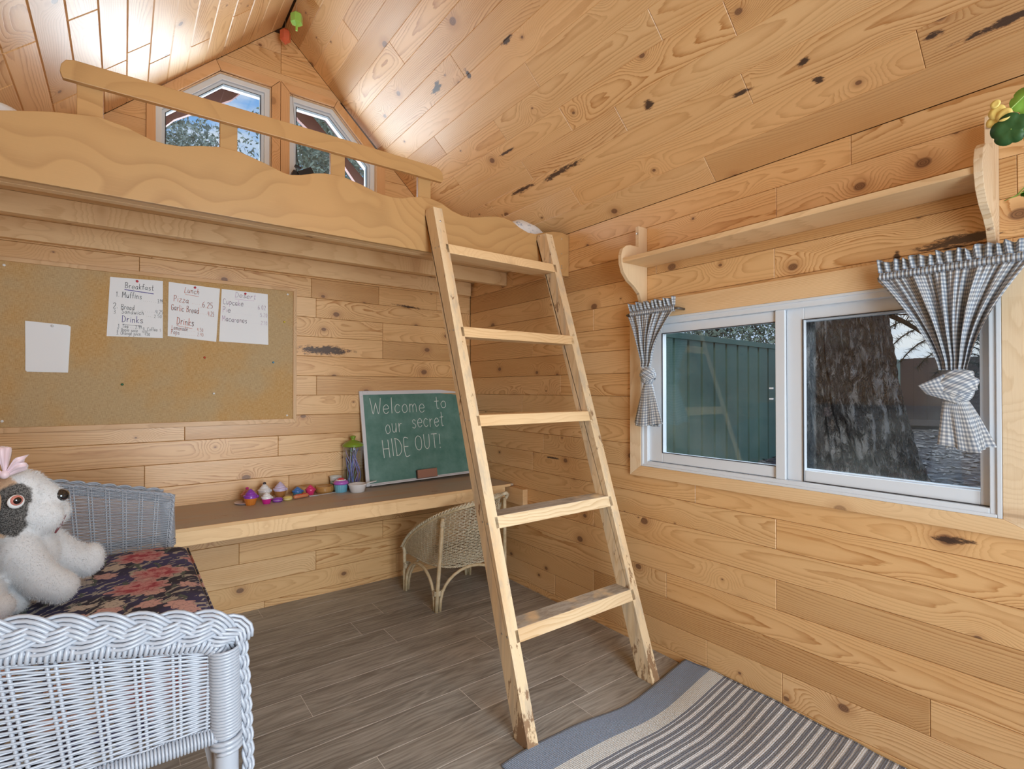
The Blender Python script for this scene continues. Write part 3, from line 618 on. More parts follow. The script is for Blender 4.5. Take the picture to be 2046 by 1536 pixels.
gl('4', .42, '.08,1 .03,.45 .36,.45', '.3,.95 .3,0'); gl('5', .42, '.35,1 .08,.98 .06,.58 .26,.6 .36,.35 .28,.05 .04,.02'); gl('6', .42, '.3,1 .1,.7 .04,.3 .14,.0 .32,.08 .35,.35 .2,.5 .06,.35'); gl('9', .42, '.34,.75 .2,.5 .05,.68 .12,.95 .28,1 .34,.75 .33,.35 .28,0'); gl('0', .42, '.2,1 .05,.75 .04,.3 .16,0 .32,.15 .36,.6 .2,1')
gl('.', .14, '.05,.04 .07,.0'); gl(' ', .3); gl('x', .4, '.03,.55 .34,0', '.34,.55 .03,0')
def text(mb, s_, x, y, h, org, U, V, N, width=None, r=.0012, jit=.04, slant=0.0, ang=0.0, seed=1):
    r = min(r, h*.034)
    """hand lettering as thin ribbons; (x,y) start in U,V coordinates, h capital height"""
    rr = random.Random(seed); tot = sum(G[c][0] + .12 for c in s_) * h; k = (width/tot) if width else 1.0; cx = 0
    ca, sa = math.cos(ang), math.sin(ang)
    for c in s_:
        w_, st = G[c]; jy = rr.uniform(-jit, jit)*h
        for pts in st:
            P = []
            for i in range(len(pts)-1):
                a = pts[max(i-1, 0)]; b = pts[i]; c2 = pts[i+1]; d = pts[min(i+2, len(pts)-1)]; m_ = 1 if len(pts) < 3 else 4
                for q in range(m_):
                    tt = q/m_
                    P.append(tuple(.5*((2*b[e]) + (-a[e]+c2[e])*tt + (2*a[e]-5*b[e]+4*c2[e]-d[e])*tt*tt + (-a[e]+3*b[e]-3*c2[e]+d[e])*tt**3) for e in (0, 1)))
            P.append(pts[-1])
            W = []
            for p in P:
                px_ = (cx + p[0]*h + slant*p[1]*h)*k; py_ = p[1]*h + jy
                W.append(org + U*(x + px_*ca - py_*sa) + V*(y + px_*sa + py_*ca) + N*.0004)
            for i in range(len(W)-1):
                d = (W[i+1]-W[i]); 
                if d.length < 1e-6: continue
                d.normalize(); sd = N.cross(d)*r
                mb.add([W[i]-sd-d*r*.6, W[i]+sd-d*r*.6, W[i+1]+sd+d*r*.6, W[i+1]-sd+d*r*.6], [(0, 3, 2, 1)])
        cx += (w_ + .12)*h
    return mb
def line(mb, x0, y0, x1, y1, org, U, V, N, r):
    a = org+U*x0+V*y0+N*.0004; b = org+U*x1+V*y1+N*.0004; d = (b-a).normalized(); sd = N.cross(d)*r
    return mb.add([a-sd, a+sd, b+sd, b-sd], [(0, 3, 2, 1)])
def dots(mb, x0, y0, x1, y1, n, org, U, V, N, r):
    for i in range(n):
        f = (i+.5)/n; line(mb, x0+(x1-x0)*f-r, y0+(y1-y0)*f, x0+(x1-x0)*f+r, y0+(y1-y0)*f, org, U, V, N, r)
M_PAPER = plain('white_paper', (.88, .90, .93), .8)
def ink(n, c): return plain(n, c, .7)
K_BLK, K_PUR, K_RED, K_PINK = ink('black_ink', (.03, .03, .04)), ink('purple_ink', (.06, .03, .28)), ink('red_ink', (.60, .14, .06)), ink('pink_ink', (.68, .48, .66))
U_, V_, N_ = V3((1, 0, 0)), V3((0, 0, 1)), V3((0, -1, 0))
def paper(quad, y, name, label, curl=.004):
    """quad: bl, br, tr, tl in (x,z)"""
    bl, br, tr, tl = [V3((a, 0, b)) for a, b in quad]
    def fn(u, v):
        p = (bl*(1-u)+br*u)*(1-v) + (tl*(1-u)+tr*u)*v; return V3((p.x, y - curl*(1-v)**2*(.5+.5*math.cos(u*5+1)), p.z))
    c = (bl+br+tr+tl)/4
    o = build(name, MB().grid(fn, 8, 10), M_PAPER, loc=(c.x, y, bl.z), solid=.0004); tag(o, label, 'paper', 'papers pinned to the burlap board'); return o
yb_ = YB-.0135
# blank sheets (three, fanned)
for i, (q, lb) in enumerate(((((-.338, 1.276), (-.200, 1.274), (-.192, 1.484), (-.343, 1.493)), 'blank white sheet at the back of the pinned pile of three'),
                             (((-.342, 1.283), (-.206, 1.277), (-.196, 1.486), (-.343, 1.496)), 'blank white sheet in the middle of the pinned pile of three'),
                             (((-.341, 1.279), (-.209, 1.280), (-.200, 1.489), (-.344, 1.498)), 'blank white sheet on top of the pinned pile of three'))):
    paper(q, yb_-.0012*i, 'sheet', lb, .003)
pin(-.254, 1.481, (.8, .82, .83), 'clear white push pin holding the pile of blank sheets', yb_-.003)
def menu(quad, label, writer, pinlab):
    o = paper(quad, yb_, 'menu', label, .0)
    bl, br, tr, tl = [V3((a, 0, b)) for a, b in quad]
    Uv = ((br-bl)+(tr-tl))/2; Vv = ((tl-bl)+(tr-br))/2; W, H = Uv.length, Vv.length
    org = V3((tl.x, yb_-.0004, tl.z)); writer(o, org, Uv.normalized(), Vv.normalized(), V3((0, -1, 0)), W, H)
    m = (tl+tr)/2; pin(m.x, m.z-.012, (.62, .03, .06), pinlab, yb_-.0006)
def wr1(o, O, U, V, N, W, H):
    A = (O, U, V, N); X = lambda f: f*W; Y = lambda f: -f*H
    k = MB(); p = MB()
    text(k, 'Breakfast', X(.27), Y(.17), .026, *A, width=X(.54), r=.0011, seed=2, ang=-.02)
    line(p, X(.26), Y(.195), X(.80), Y(.235), *A, .0017)
    text(k, '1.', X(.12), Y(.32), .022, *A, r=.0011); text(k, 'Muffins', X(.22), Y(.33), .027, *A, width=X(.37), r=.0011, seed=3, ang=-.03)
    dots(k, X(.6), Y(.37), X(.86), Y(.38), 7, *A, .0006); text(k, '3.99', X(.88), Y(.39), .018, *A, width=X(.11), r=.001)
    text(k, '2.', X(.07), Y(.52), .026, *A, r=.0012); text(k, 'Bread', X(.21), Y(.53), .024, *A, width=X(.25), r=.0011, ang=-.05); dots(k, X(.47), Y(.55), X(.84), Y(.56), 9, *A, .0006); text(k, '4.25', X(.85), Y(.58), .019, *A, width=X(.15), r=.001)
    text(k, '3', X(.08), Y(.61), .018, *A, r=.0012); text(k, 'Sandwich', X(.22), Y(.60), .020, *A, width=X(.42), r=.001, ang=-.04); dots(k, X(.66), Y(.63), X(.8), Y(.64), 4, *A, .0006); text(k, '2.50', X(.82), Y(.65), .015, *A, width=X(.16), r=.0009)
    text(p, 'Drinks', X(.23), Y(.745), .031, *A, width=X(.40), r=.0016, ang=-.03); line(k, X(.25), Y(.79), X(.58), Y(.805), *A, .0007)
    text(k, '1. Tea', X(.17), Y(.845), .017, *A, width=X(.19), r=.0009); dots(k, X(.38), Y(.84), X(.46), Y(.845), 3, *A, .0006); text(k, '2.99', X(.48), Y(.855), .016, *A, width=X(.12), r=.0009); text(k, '4. Coffee', X(.62), Y(.885), .017, *A, width=X(.28), r=.0009); text(k, '5', X(.94), Y(.885), .012, *A, r=.0009)
    text(k, '2. Apple juice', X(.15), Y(.905), .016, *A, width=X(.38), r=.0009, ang=-.02); text(k, '4.00', X(.61), Y(.925), .013, *A, width=X(.10), r=.0009)
    text(k, '3. Orange juice.', X(.14), Y(.965), .017, *A, width=X(.46), r=.0009, ang=-.01); text(k, '4.00', X(.66), Y(.97), .014, *A, width=X(.10), r=.0009)
    build('lettering', k, K_BLK, o, kind='stuff'); build('heading', p, K_PUR, o, kind='stuff')
def wr2(o, O, U, V, N, W, H):
    A = (O, U, V, N); X = lambda f: f*W; Y = lambda f: -f*H; k = MB()
    text(k, 'Lunch', X(.31), Y(.15), .028, *A, width=X(.31), r=.0011, slant=.15); line(k, X(.33), Y(.185), X(.60), Y(.19), *A, .0009)
    text(k, 'Pizza', X(.11), Y(.335), .030, *A, width=X(.31), r=.0012, ang=-.03); dots(k, X(.46), Y(.335), X(.64), Y(.34), 5, *A, .0006); text(k, '.6.25', X(.65), Y(.38), .029, *A, width=X(.26), r=.0011)
    text(k, 'Garlic Bread', X(.07), Y(.50), .030, *A, width=X(.56), r=.0012, ang=-.02); dots(k, X(.65), Y(.50), X(.78), Y(.505), 5, *A, .0006); text(k, '4.25', X(.80), Y(.53), .024, *A, width=X(.14), r=.001)
    text(k, 'Drinks', X(.19), Y(.745), .036, *A, width=X(.35), r=.0015, ang=-.03); line(k, X(.19), Y(.775), X(.50), Y(.80), *A, .0009)
    text(k, 'Lemonade', X(.10), Y(.855), .022, *A, width=X(.32), r=.0011); text(k, '4.50', X(.60), Y(.84), .018, *A, width=X(.13), r=.0009); dots(k, X(.44), Y(.85), X(.57), Y(.85), 4, *A, .0006)
    text(k, 'Pops', X(.09), Y(.935), .022, *A, width=X(.17), r=.001); dots(k, X(.28), Y(.93), X(.58), Y(.925), 8, *A, .0006); text(k, '2.40', X(.61), Y(.925), .017, *A, width=X(.13), r=.0009)
    build('lettering', k, K_RED, o, kind='stuff')
def wr3(o, O, U, V, N, W, H):
    A = (O, U, V, N); X = lambda f: f*W; Y = lambda f: -f*H; k = MB()
    text(k, 'Desert', X(.27), Y(.125), .027, *A, width=X(.45), r=.001, slant=.1); line(k, X(.27), Y(.165), X(.68), Y(.16), *A, .0008)
    text(k, 'Cupcake', X(.03), Y(.28), .029, *A, width=X(.43), r=.0011, ang=-.02); dots(k, X(.5), Y(.29), X(.72), Y(.29), 6, *A, .0006); text(k, '6.02', X(.76), Y(.315), .023, *A, width=X(.18), r=.001)
    text(k, 'Pie', X(.03), Y(.435), .030, *A, width=X(.17), r=.0011); dots(k, X(.22), Y(.44), X(.76), Y(.45), 13, *A, .0006); text(k, '5.20', X(.81), Y(.455), .020, *A, width=X(.17), r=.001)
    text(k, 'Macarones', X(.02), Y(.605), .029, *A, width=X(.52), r=.0011, ang=-.01); dots(k, X(.56), Y(.60), X(.8), Y(.60), 6, *A, .0006); text(k, '2.10', X(.83), Y(.61), .019, *A, width=X(.15), r=.001)
    build('lettering', k, K_PINK, o, kind='stuff')
menu([(-.064, 1.448), (.155, 1.452), (.154, 1.734), (-.052, 1.728)], 'white breakfast menu in black and purple handwriting on the pin board', wr1, 'red push pin at the top of the breakfast menu')
menu([(.175, 1.463), (.386, 1.446), (.402, 1.725), (.178, 1.733)], 'white lunch menu in red handwriting on the pin board', wr2, 'red push pin at the top of the lunch menu')
menu([(.399, 1.449), (.637, 1.443), (.633, 1.721), (.410, 1.725)], 'white dessert menu in pale pink handwriting on the pin board', wr3, 'red push pin at the top of the dessert menu')
# ================================================================== chalkboard
ck = thing('chalkboard', (1.52, 3.02, DT), 'green chalkboard with white frame and chalk greeting leaning behind the ladder', 'chalkboard')
cw, chh = .765, .578
b0 = V3((1.160, 2.985, DT+.0065)); Vc = V3((-.010, .098, .566)).normalized(); Uc = V3((1, .018, 0)).normalized(); Nc = Uc.cross(Vc); Uc = Vc.cross(Nc)
def cp(u, v, n=0): return b0 + Uc*u + Vc*v + Nc*n
M_CHALK, t = newmat('chalkboard_green'); oc = t.node('ShaderNodeTexCoord').outputs['Object']
n = t.noise(oc, 9, 5, .65); finish(t, t.ramp(n, [(.3, (.055, .165, .135)), (.75, (.15, .28, .245))]), .55)
def slab(mb, u0, u1, v0, v1, n0, n1): return mb.add([cp(u, v, n) for n in (n0, n1) for (u, v) in ((u0, v0), (u1, v0), (u1, v1), (u0, v1))], [(0,3,2,1),(4,5,6,7),(0,1,5,4),(1,2,6,5),(2,3,7,6),(3,0,4,7)])
build('panel', slab(MB(), .012, cw-.012, .012, chh-.012, -.012, -.004), M_CHALK, ck)
M_CKF = plain('brushed_frame', (.66, .66, .70), .45)
for a in ((0, .022, 0, chh), (cw-.022, cw, 0, chh), (.022, cw-.022, chh-.024, chh), (.022, cw-.022, 0, .014)):
    build('frame', slab(MB(), *a, -.013, 0), M_CKF, ck, bevel=.0015)
build('chalk_tray', slab(MB(), .02, cw-.02, -.0005, .006, -.002, .028), M_CKF, ck, bevel=.0015)
for (u, v) in ((.011, chh-.035), (.05, chh-.011), (.36, chh-.011), (.011, .03)): build('screw', MB().add([cp(u+.003*math.cos(a*PI/4), v+.003*math.sin(a*PI/4), .0012) for a in range(8)], [tuple(range(8))]), M_METAL, ck)
M_CHK = plain('chalk', (.80, .84, .82), .9)
k = MB(); A = (cp(0, 0, -.0038), Uc, Vc, Nc)
text(k, 'Welcome', .062, chh-.145, .098, *A, width=.385, r=.0016, slant=.03, seed=5, jit=.02)
text(k, 'to', .515, chh-.125, .082, *A, width=.10, r=.0016)
text(k, 'our', .150, chh-.268, .100, *A, width=.125, r=.0016); text(k, 'secret', .335, chh-.245, .098, *A, width=.245, r=.0016)
text(k, 'HIDE', .125, chh-.415, .108, *A, width=.195, r=.0017, slant=-.05); text(k, 'OUT!', .345, chh-.388, .092, *A, width=.20, r=.0017)
build('lettering', k, M_CHK, ck, kind='stuff')
er = thing('chalkboard_eraser', cp(.40, .008, .010), 'small brown block eraser resting on the chalkboard ledge', 'eraser')
eb = lambda u0, u1, v0, v1, n0, n1: MB().add([cp(u, v, n) for n in (n0, n1) for (u, v) in ((u0, v0), (u1, v0), (u1, v1), (u0, v1))], [(0,3,2,1),(4,5,6,7),(0,1,5,4),(1,2,6,5),(2,3,7,6),(3,0,4,7)])
build('block', eb(.330, .470, .0085, .062, .0125, .026), plain('eraser_wood', (.33, .16, .11), .8), er, bevel=.002)
build('felt', eb(.330, .470, .0085, .060, .0005, .0122), plain('eraser_felt', (.05, .045, .045), .95), er, bevel=.001)
# ================================================================== wicker helpers
def weave(mb, surf, ns, nr, r, amp, sub=2, sides=5, u0=0., u1=1., stake_r=None, pair=0.0):
    """surf(u,v)->Vector ; wefts run along u at nr heights, over and under ns stakes"""
    n = ns*sub + 1; U = np.linspace(u0, u1, n); E = 1e-3
    th = np.arange(sides)*2*PI/sides
    for j in range(nr):
        v = (j+.5)/nr
        P = np.array([tuple(surf(u, v)) for u in U]); Pv = np.array([tuple(surf(u, min(1, v+.01))) for u in U]) - np.array([tuple(surf(u, max(0, v-.01))) for u in U])
        T = np.gradient(P, axis=0); T /= np.linalg.norm(T, axis=1)[:, None]
        Nn = np.cross(T, Pv); Nn /= np.linalg.norm(Nn, axis=1)[:, None]; B = np.cross(T, Nn)
        off = amp*np.cos(np.arange(n)*PI/sub + PI*j)
        C = P + Nn*off[:, None]
        V = C[:, None, :] + r*(np.cos(th)[None, :, None]*Nn[:, None, :] + np.sin(th)[None, :, None]*B[:, None, :])
        b = len(mb.v); mb.v += [tuple(q) for q in V.reshape(-1, 3).tolist()]
        for i in range(n-1):
            for k in range(sides): mb.f.append((b+i*sides+k, b+i*sides+(k+1) % sides, b+(i+1)*sides+(k+1) % sides, b+(i+1)*sides+k))
    if stake_r:
        for i in range(ns+1):
            for dd in ((-pair, pair) if pair else (0,)):
                u = u0 + (u1-u0)*i/ns + dd
                mb.tube([surf(u, q/8) for q in range(9)], stake_r, 5)
    return mb
def wraps(mb, path, R, r, pitch, sides=5, nseg=12):
    """a strand wound round a rod, as one continuous coil"""
    P = [Vector(p) for p in path]; L = [0]
    for a, b in zip(P, P[1:]): L.append(L[-1] + (b-a).length)
    n = int(L[-1]/pitch*nseg); pts = []; up = None
    for i in range(n+1):
        s_ = L[-1]*i/n; k = 0
        while k < len(L)-2 and L[k+1] < s_: k += 1
        f = (s_-L[k])/max(1e-9, L[k+1]-L[k]); c = P[k].lerp(P[k+1], f); d0 = (P[k+1]-P[k]).normalized()
        d1 = (P[min(k+2, len(P)-1)]-P[min(k+1, len(P)-2)]).normalized(); d = d0.lerp(d1, f*.5).normalized()
        if up is None: up = d.orthogonal().normalized()
        a = (up-d*up.dot(d)).normalized(); up = a; b = d.cross(a); th = 2*PI*s_/pitch
        pts.append(c + (a*math.cos(th)+b*math.sin(th))*R)
    return mb.tube(pts, r, sides)
def braid(mb, path, W, H, period, r, nb=4, outn=Vector((0, -1, 0)), sides=5, n=None):
    """three-strand plait, every strand a bundle of nb rods"""
    P = [Vector(p) for p in path]; L = [0]
    for a, b in zip(P, P[1:]): L.append(L[-1] + (b-a).length)
    n = n or int(L[-1]/period*14)
    for s3 in range(3):
        for q in range(nb):
            pts = []
            for i in range(n+1):
                s_ = L[-1]*i/n; k = 0
                while k < len(L)-2 and L[k+1] < s_: k += 1
                f = (s_-L[k])/max(1e-9, L[k+1]-L[k]); c = P[k].lerp(P[k+1], f)
                d = (P[min(k+1, len(P)-1)]-P[k]).normalized(); d2 = (P[min(k+2, len(P)-1)]-P[min(k+1, len(P)-2)]).normalized(); d = d.lerp(d2, f*.6).normalized()
                N0 = (outn-d*outn.dot(d)).normalized(); S_ = d.cross(N0)
                th = 2*PI*s_/period + s3*2*PI/3
                vx = math.cos(th)*W; sl = -math.sin(th)
                o_ = (q-(nb-1)/2)*2*r*1.02
                a = vx + o_; h = math.sin(2*th)*H + (r*.5 if q % 2 else 0)
                pts.append(c + S_*a + N0*h)
            mb.tube(pts, r, sides)
    return mb
# ================================================================== white wicker loveseat
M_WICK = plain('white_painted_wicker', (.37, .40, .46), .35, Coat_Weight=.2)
sofa = thing('wicker_loveseat', (-.15, 1.65, 0), 'white painted wicker loveseat with braided arms and a floral seat cushion', 'loveseat')
def arm_side(y, sgn):
    ztop = lambda x: .787 - .222*(x-.12)
    XB = -.43; far = sgn > 0; zb = .637; yo = y + (.022 if far else 0)
    top = [(XB, yo, ztop(XB))] + [(XB+(.105-XB)*i/6, yo, ztop(XB+(.105-XB)*i/6)) for i in range(1, 7)] + [(.124, yo, .776), (.132, yo, .762)]
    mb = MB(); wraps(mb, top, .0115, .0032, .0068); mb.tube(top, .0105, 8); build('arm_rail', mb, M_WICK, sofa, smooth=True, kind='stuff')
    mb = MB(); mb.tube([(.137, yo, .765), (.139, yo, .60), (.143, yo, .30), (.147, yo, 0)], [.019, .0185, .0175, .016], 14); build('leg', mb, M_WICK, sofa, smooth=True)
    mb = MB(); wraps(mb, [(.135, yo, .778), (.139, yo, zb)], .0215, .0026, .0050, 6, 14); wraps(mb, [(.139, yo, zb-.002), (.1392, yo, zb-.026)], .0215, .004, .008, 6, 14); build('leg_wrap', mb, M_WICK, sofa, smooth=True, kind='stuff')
    if not far:
        def surf(u, v):
            xb = -.40 + .515*u; xt = -.43 + .548*u; x = xb*(1-v)+xt*v - .045*v*(1-u)
            return Vector((x, y, (zb+.005)*(1-v) + (ztop(x)-.012)*v))
        mb = weave(MB(), surf, 12, 46, .00185, .0026, 4, 5, stake_r=.0028, pair=.008)
        build('woven_side', mb, M_WICK, sofa, smooth=True, kind='stuff')
        bp_ = [(-.44, y-.006, ztop(-.44)+.030)] + [(-.44+(.11+.44)*i/12, y-.006, ztop(-.44+(.11+.44)*i/12)+.027) for i in range(1, 13)] + [(.135, y-.005, .806), (.150, y-.003, .796), (.160, y, .775)]
        mb = MB(); braid(mb, bp_, .0125, .0050, .135, .0031, 5, Vector((0, -1, .25)), 6); build('braid', mb, M_WICK, sofa, smooth=True, kind='stuff')
    else:
        def surf(u, v):                              # inside face runs from the seat to the top edge
            x = (-.40 + .530*u)*(1-v) + (-.44 + .592*u)*v - .045*v*(1-u)
            return Vector((x, y-.012 + .02*v*v, .55*(1-v) + (ztop(x)+.022)*v))
        mb = weave(MB(), surf, 13, 64, .0018, .0030, 4, 5, stake_r=.0030, pair=.008)
        build('woven_side', mb, M_WICK, sofa, smooth=True, kind='stuff')
        edge = [surf(u/14, 1.0) for u in range(14)] + [surf(1, 1)+Vector((-.012, 0, .002)), surf(1, .985)+Vector((.003, 0, 0))] + [surf(1, 1-.1*q)+Vector((.004, 0, 0)) for q in range(1, 9)]
        mb = MB(); braid(mb, edge, .0030, .0025, .050, .0024, 1, Vector((0, -1, 0)), 6); build('edge_rope', mb, M_WICK, sofa, smooth=True, kind='stuff')
        bp_ = [(-.44+(.12+.44)*i/12, yo+.022, ztop(-.44+(.12+.44)*i/12)+.010) for i in range(13)]
        mb = MB(); braid(mb, bp_, .0125, .0050, .135, .0031, 5, Vector((0, 1, .25)), 6); build('braid', mb, M_WICK, sofa, smooth=True, kind='stuff')
    bot = [(-.42, yo, zb), (.126, yo, zb)]
    mb = MB(); wraps(mb, bot, .0125, .0022, .0047, 5, 12); mb.tube(bot, .0115, 8); build('lower_rail', mb, M_WICK, sofa, smooth=True, kind='stuff')
    if not far:
        fp = [(.160, y-.002, .785), (.166, y, .70), (.171, y, .60), (.175, y, .40), (.178, y, .12), (.178, y, .02)]
        mb = MB(); braid(mb, fp, .0046, .0040, .075, .0029, 2, Vector((.3, sgn, 0)), 6); build('braid', mb, M_WICK, sofa, smooth=True, kind='stuff')
    build('leg', MB().tube([(-.42, yo, 0), (-.425, yo, .60)], [.016, .018], 12), M_WICK, sofa, smooth=True)
arm_side(.97, -1); arm_side(2.33, 1)
def surf_b(u, v): return Vector((-.435 - .06*v, .97+1.36*u, .60 + .46*v))
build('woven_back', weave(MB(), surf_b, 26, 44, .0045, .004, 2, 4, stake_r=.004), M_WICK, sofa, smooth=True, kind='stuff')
mb = MB(); braid(mb, [(-.50, .97+1.36*i/10, 1.07) for i in range(11)], .018, .008, .11, .004, 3, Vector((0, 0, 1)), 5); build('braid', mb, M_WICK, sofa, smooth=True, kind='stuff')
mb = MB()
for (a, b) in (((.128, 1.0, .572), (.128, 2.31, .572)), ((-.42, 1.0, .572), (-.42, 2.31, .572)), ((-.42, 1.09, .572), (.128, 1.09, .572)), ((-.42, 2.25, .572), (.128, 2.25, .572))): mb.tube([a, b], .011, 10)
for i in range(9): mb.tube([(-.42, 1.2+i*.125, .578), (.128, 1.2+i*.125, .578)], .005, 6)
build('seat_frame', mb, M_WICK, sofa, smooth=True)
# cushion ------------------------------------------------------------------
M_FLOR, t = newmat('floral_fabric'); oc = t.node('ShaderNodeTexCoord').outputs['Object']
wp = t.vm('ADD', oc, t.vm('MULTIPLY', t.vm('SUBTRACT', t.noise(oc, 16, 3, .6, 'Color'), (.5, .5, .5)), (.045, .045, 0)))
sp_ = t.sep(wp); P2 = t.xyz(sp_[0], sp_[1], 0)
def flower(scale, petals, seed, r0, thr):
    pv = t.vm('ADD', P2, (seed, seed*.7, 0))
    v = t.node('ShaderNodeTexVoronoi', {'Vector': pv, 'Scale': scale, 'Randomness': .85}, voronoi_dimensions='2D')
    d = v.outputs['Distance']; c = t.sep(v.outputs['Color'])
    rel = t.vm('SUBTRACT', t.vm('MULTIPLY', pv, (scale, scale, 0)), t.vm('MULTIPLY', v.outputs['Position'], (scale, scale, 0)))
    rs = t.sep(rel); ang_ = t.m('ARCTAN2', rs[1], rs[0])
    pet = t.m('ADD', r0, t.m('MULTIPLY', t.m('ABSOLUTE', t.m('SINE', t.m('MULTIPLY', ang_, petals/2))), r0*.45))
    q = t.m('DIVIDE', d, pet); on = t.m('GREATER_THAN', c[0], thr)
    return q, on, c, ang_
col = t.mix(t.sm(t.noise(oc, 7, 2, .5), .35, .65), (.022, .022, .045), (.050, .052, .17))
# grey-green leaves: long warped streaks
st = t.noise(t.vm('MULTIPLY', t.xyz(t.m('ADD', sp_[0], sp_[1]), t.m('SUBTRACT', sp_[0], sp_[1]), 0), (12, 48, 1)), 1, 2, .5)
col = t.mix(t.sm(st, .56, .58), col, (.42, .40, .36)); col = t.mix(t.sm(st, .70, .72), col, (.07, .09, .08))
st2 = t.noise(t.vm('MULTIPLY', t.vm('ADD', P2, (3.1, 1.7, 0)), (46, 11, 1)), 1, 2, .5)
col = t.mix(t.sm(st2, .61, .63), col, (.10, .13, .12))
q, on, c, an = flower(13., 7, 5.3, .27, .35)
colf = t.mix(t.m('GREATER_THAN', c[2], .5), (.58, .53, .48), (.66, .42, .41))
rim = t.m('ABSOLUTE', t.m('SINE', t.m('MULTIPLY', q, 7.))); colf = t.mix(t.m('MULTIPLY', t.m('LESS_THAN', rim, .22), .6), colf, (.12, .10, .10))
col = t.mix(t.m('MULTIPLY', on, t.m('LESS_THAN', q, 1.0)), col, colf)
q, on, c, an = flower(6.0, 9, 1.9, .30, .60)
colf = t.mix(t.sm(t.noise(wp, 40, 3, .6), .42, .58), (.62, .30, .32), (.40, .06, .10)); colf = t.mix(t.sm(q, .55, .95), colf, (.55, .33, .34))
rim = t.m('ABSOLUTE', t.m('SINE', t.m('ADD', t.m('MULTIPLY', q, 11.), t.m('MULTIPLY', t.m('SINE', t.m('MULTIPLY', an, 5.)), 1.4)))); colf = t.mix(t.m('MULTIPLY', t.m('LESS_THAN', rim, .2), .5), colf, (.22, .03, .05))
col = t.mix(t.m('MULTIPLY', on, t.m('LESS_THAN', q, 1.0)), col, colf)
finish(t, col, .8, t.noise(oc, 600, 2, .5), .0005, .4)
mb = MB(); 
def cush(u, v):
    # rounded slab as one lathed-out superellipse loop: u round the section, v along y
    a = 2*PI*u; e = .32; cx = math.copysign(abs(math.cos(a))**e, math.cos(a)); cz = math.copysign(abs(math.sin(a))**.55, math.sin(a))
    tt = 2*v-1; cap = (1-abs(tt)**14)**.5
    x = -.135 + .32*cx*(.93+.07*cap); z = .620 + .036*cz*(.15+.85*cap); y_ = 1.645 + .565*tt
    return Vector((x, y_, z + .004*math.sin(y_*9)*math.cos(x*7)*(1 if cz > 0 else 0)))
mb.grid(cush, 48, 60); build('cushion', mb, M_FLOR, sofa, smooth=True)
mb = MB()
for sg, zz in ((1, .634),):
    mb.tube([(.186, 1.12, zz), (.187, 1.4, zz), (.187, 1.9, zz), (.186, 2.17, zz)], .003, 6)
build('piping', mb, M_FLOR, sofa, smooth=True)
# ================================================================== plush dog
CR = V3((.99, .13, 0)).normalized(); CD = V3((-.13, .99, 0)).normalized()      # facing / far-side directions of the sitting dog
DB = V3((-.187, 1.762, .657))
def dp(px, py, d=0.0):        # side-profile drawing units -> world, d towards the far side
    return DB + CR*((px-60)*.00094) + V3((0, 0, (1203-py)*.00127 - .22*d)) + CD*d
RB = Matrix((CR, CD, V3((0, 0, 1)))).transposed()
dog = thing('plush_dog', DB, 'white plush puppy with dark eye patch and pink bow sitting on the loveseat', 'toy dog')
mb = MB()
def E_(px, py, d, a, b, c, rot=0.0):
    M = RB @ Matrix.Rotation(rot, 3, 'Y'); k = .00127
    mb.ell(dp(px, py, d), (a*k*.78, b*k*.9, c*k), M, 14, 10)
def limb(pts, n=7):
    for (p, q) in zip(pts, pts[1:]):
        for i in range(n):
            f = i/n; E_(*[p[k]*(1-f)+q[k]*f for k in range(3)], *( [p[3]*(1-f)+q[3]*f]*3 ))
    p = pts[-1]; E_(p[0], p[1], p[2], p[3], p[3], p[3])
E_(10, 1125, .03, 82, 72, 88); E_(60, 1100, .02, 62, 62, 62); E_(-30, 1150, .03, 80, 75, 62)
limb([(40, 1095, -.035, 46), (82, 1150, -.05, 38), (118, 1172, -.06, 33)]); E_(122, 1172, -.062, 36, 32, 30)
limb([(92, 1085, .06, 42), (150, 1122, .085, 36), (188, 1138, .10, 33)]); E_(200, 1132, .105, 32, 32, 34)
limb([(-20, 1165, -.07, 40), (-5, 1190, -.10, 26)]); E_(2, 1185, -.105, 34, 26, 24)
limb([(20, 1180, -.02, 30), (40, 1190, -.03, 20)])
E_(30, 1008, 0, 62, 62, 66); E_(45, 975, .0, 50, 52, 42); E_(60, 962, .01, 34, 40, 26)
limb([(62, 985, -.0, 42), (100, 1000, 0, 33)]); E_(84, 1030, -.026, 46, 30, 34); E_(112, 1022, .028, 34, 26, 30); E_(98, 1010, 0, 34, 28, 24)
E_(62, 1045, 0, 42, 38, 22); E_(28, 1045, 0, 50, 52, 30)
E_(40, 1065, .01, 56, 54, 36)
tmp = build('body_tmp', mb, None, loc=DB)
md = tmp.modifiers.new('r', 'REMESH'); md.mode = 'VOXEL'; md.voxel_size = .0055; md = tmp.modifiers.new('s', 'SMOOTH'); md.factor = .6; md.iterations = 7
dg = bpy.context.evaluated_depsgraph_get(); me = bpy.data.meshes.new_from_object(tmp.evaluated_get(dg)); bpy.data.objects.remove(tmp)
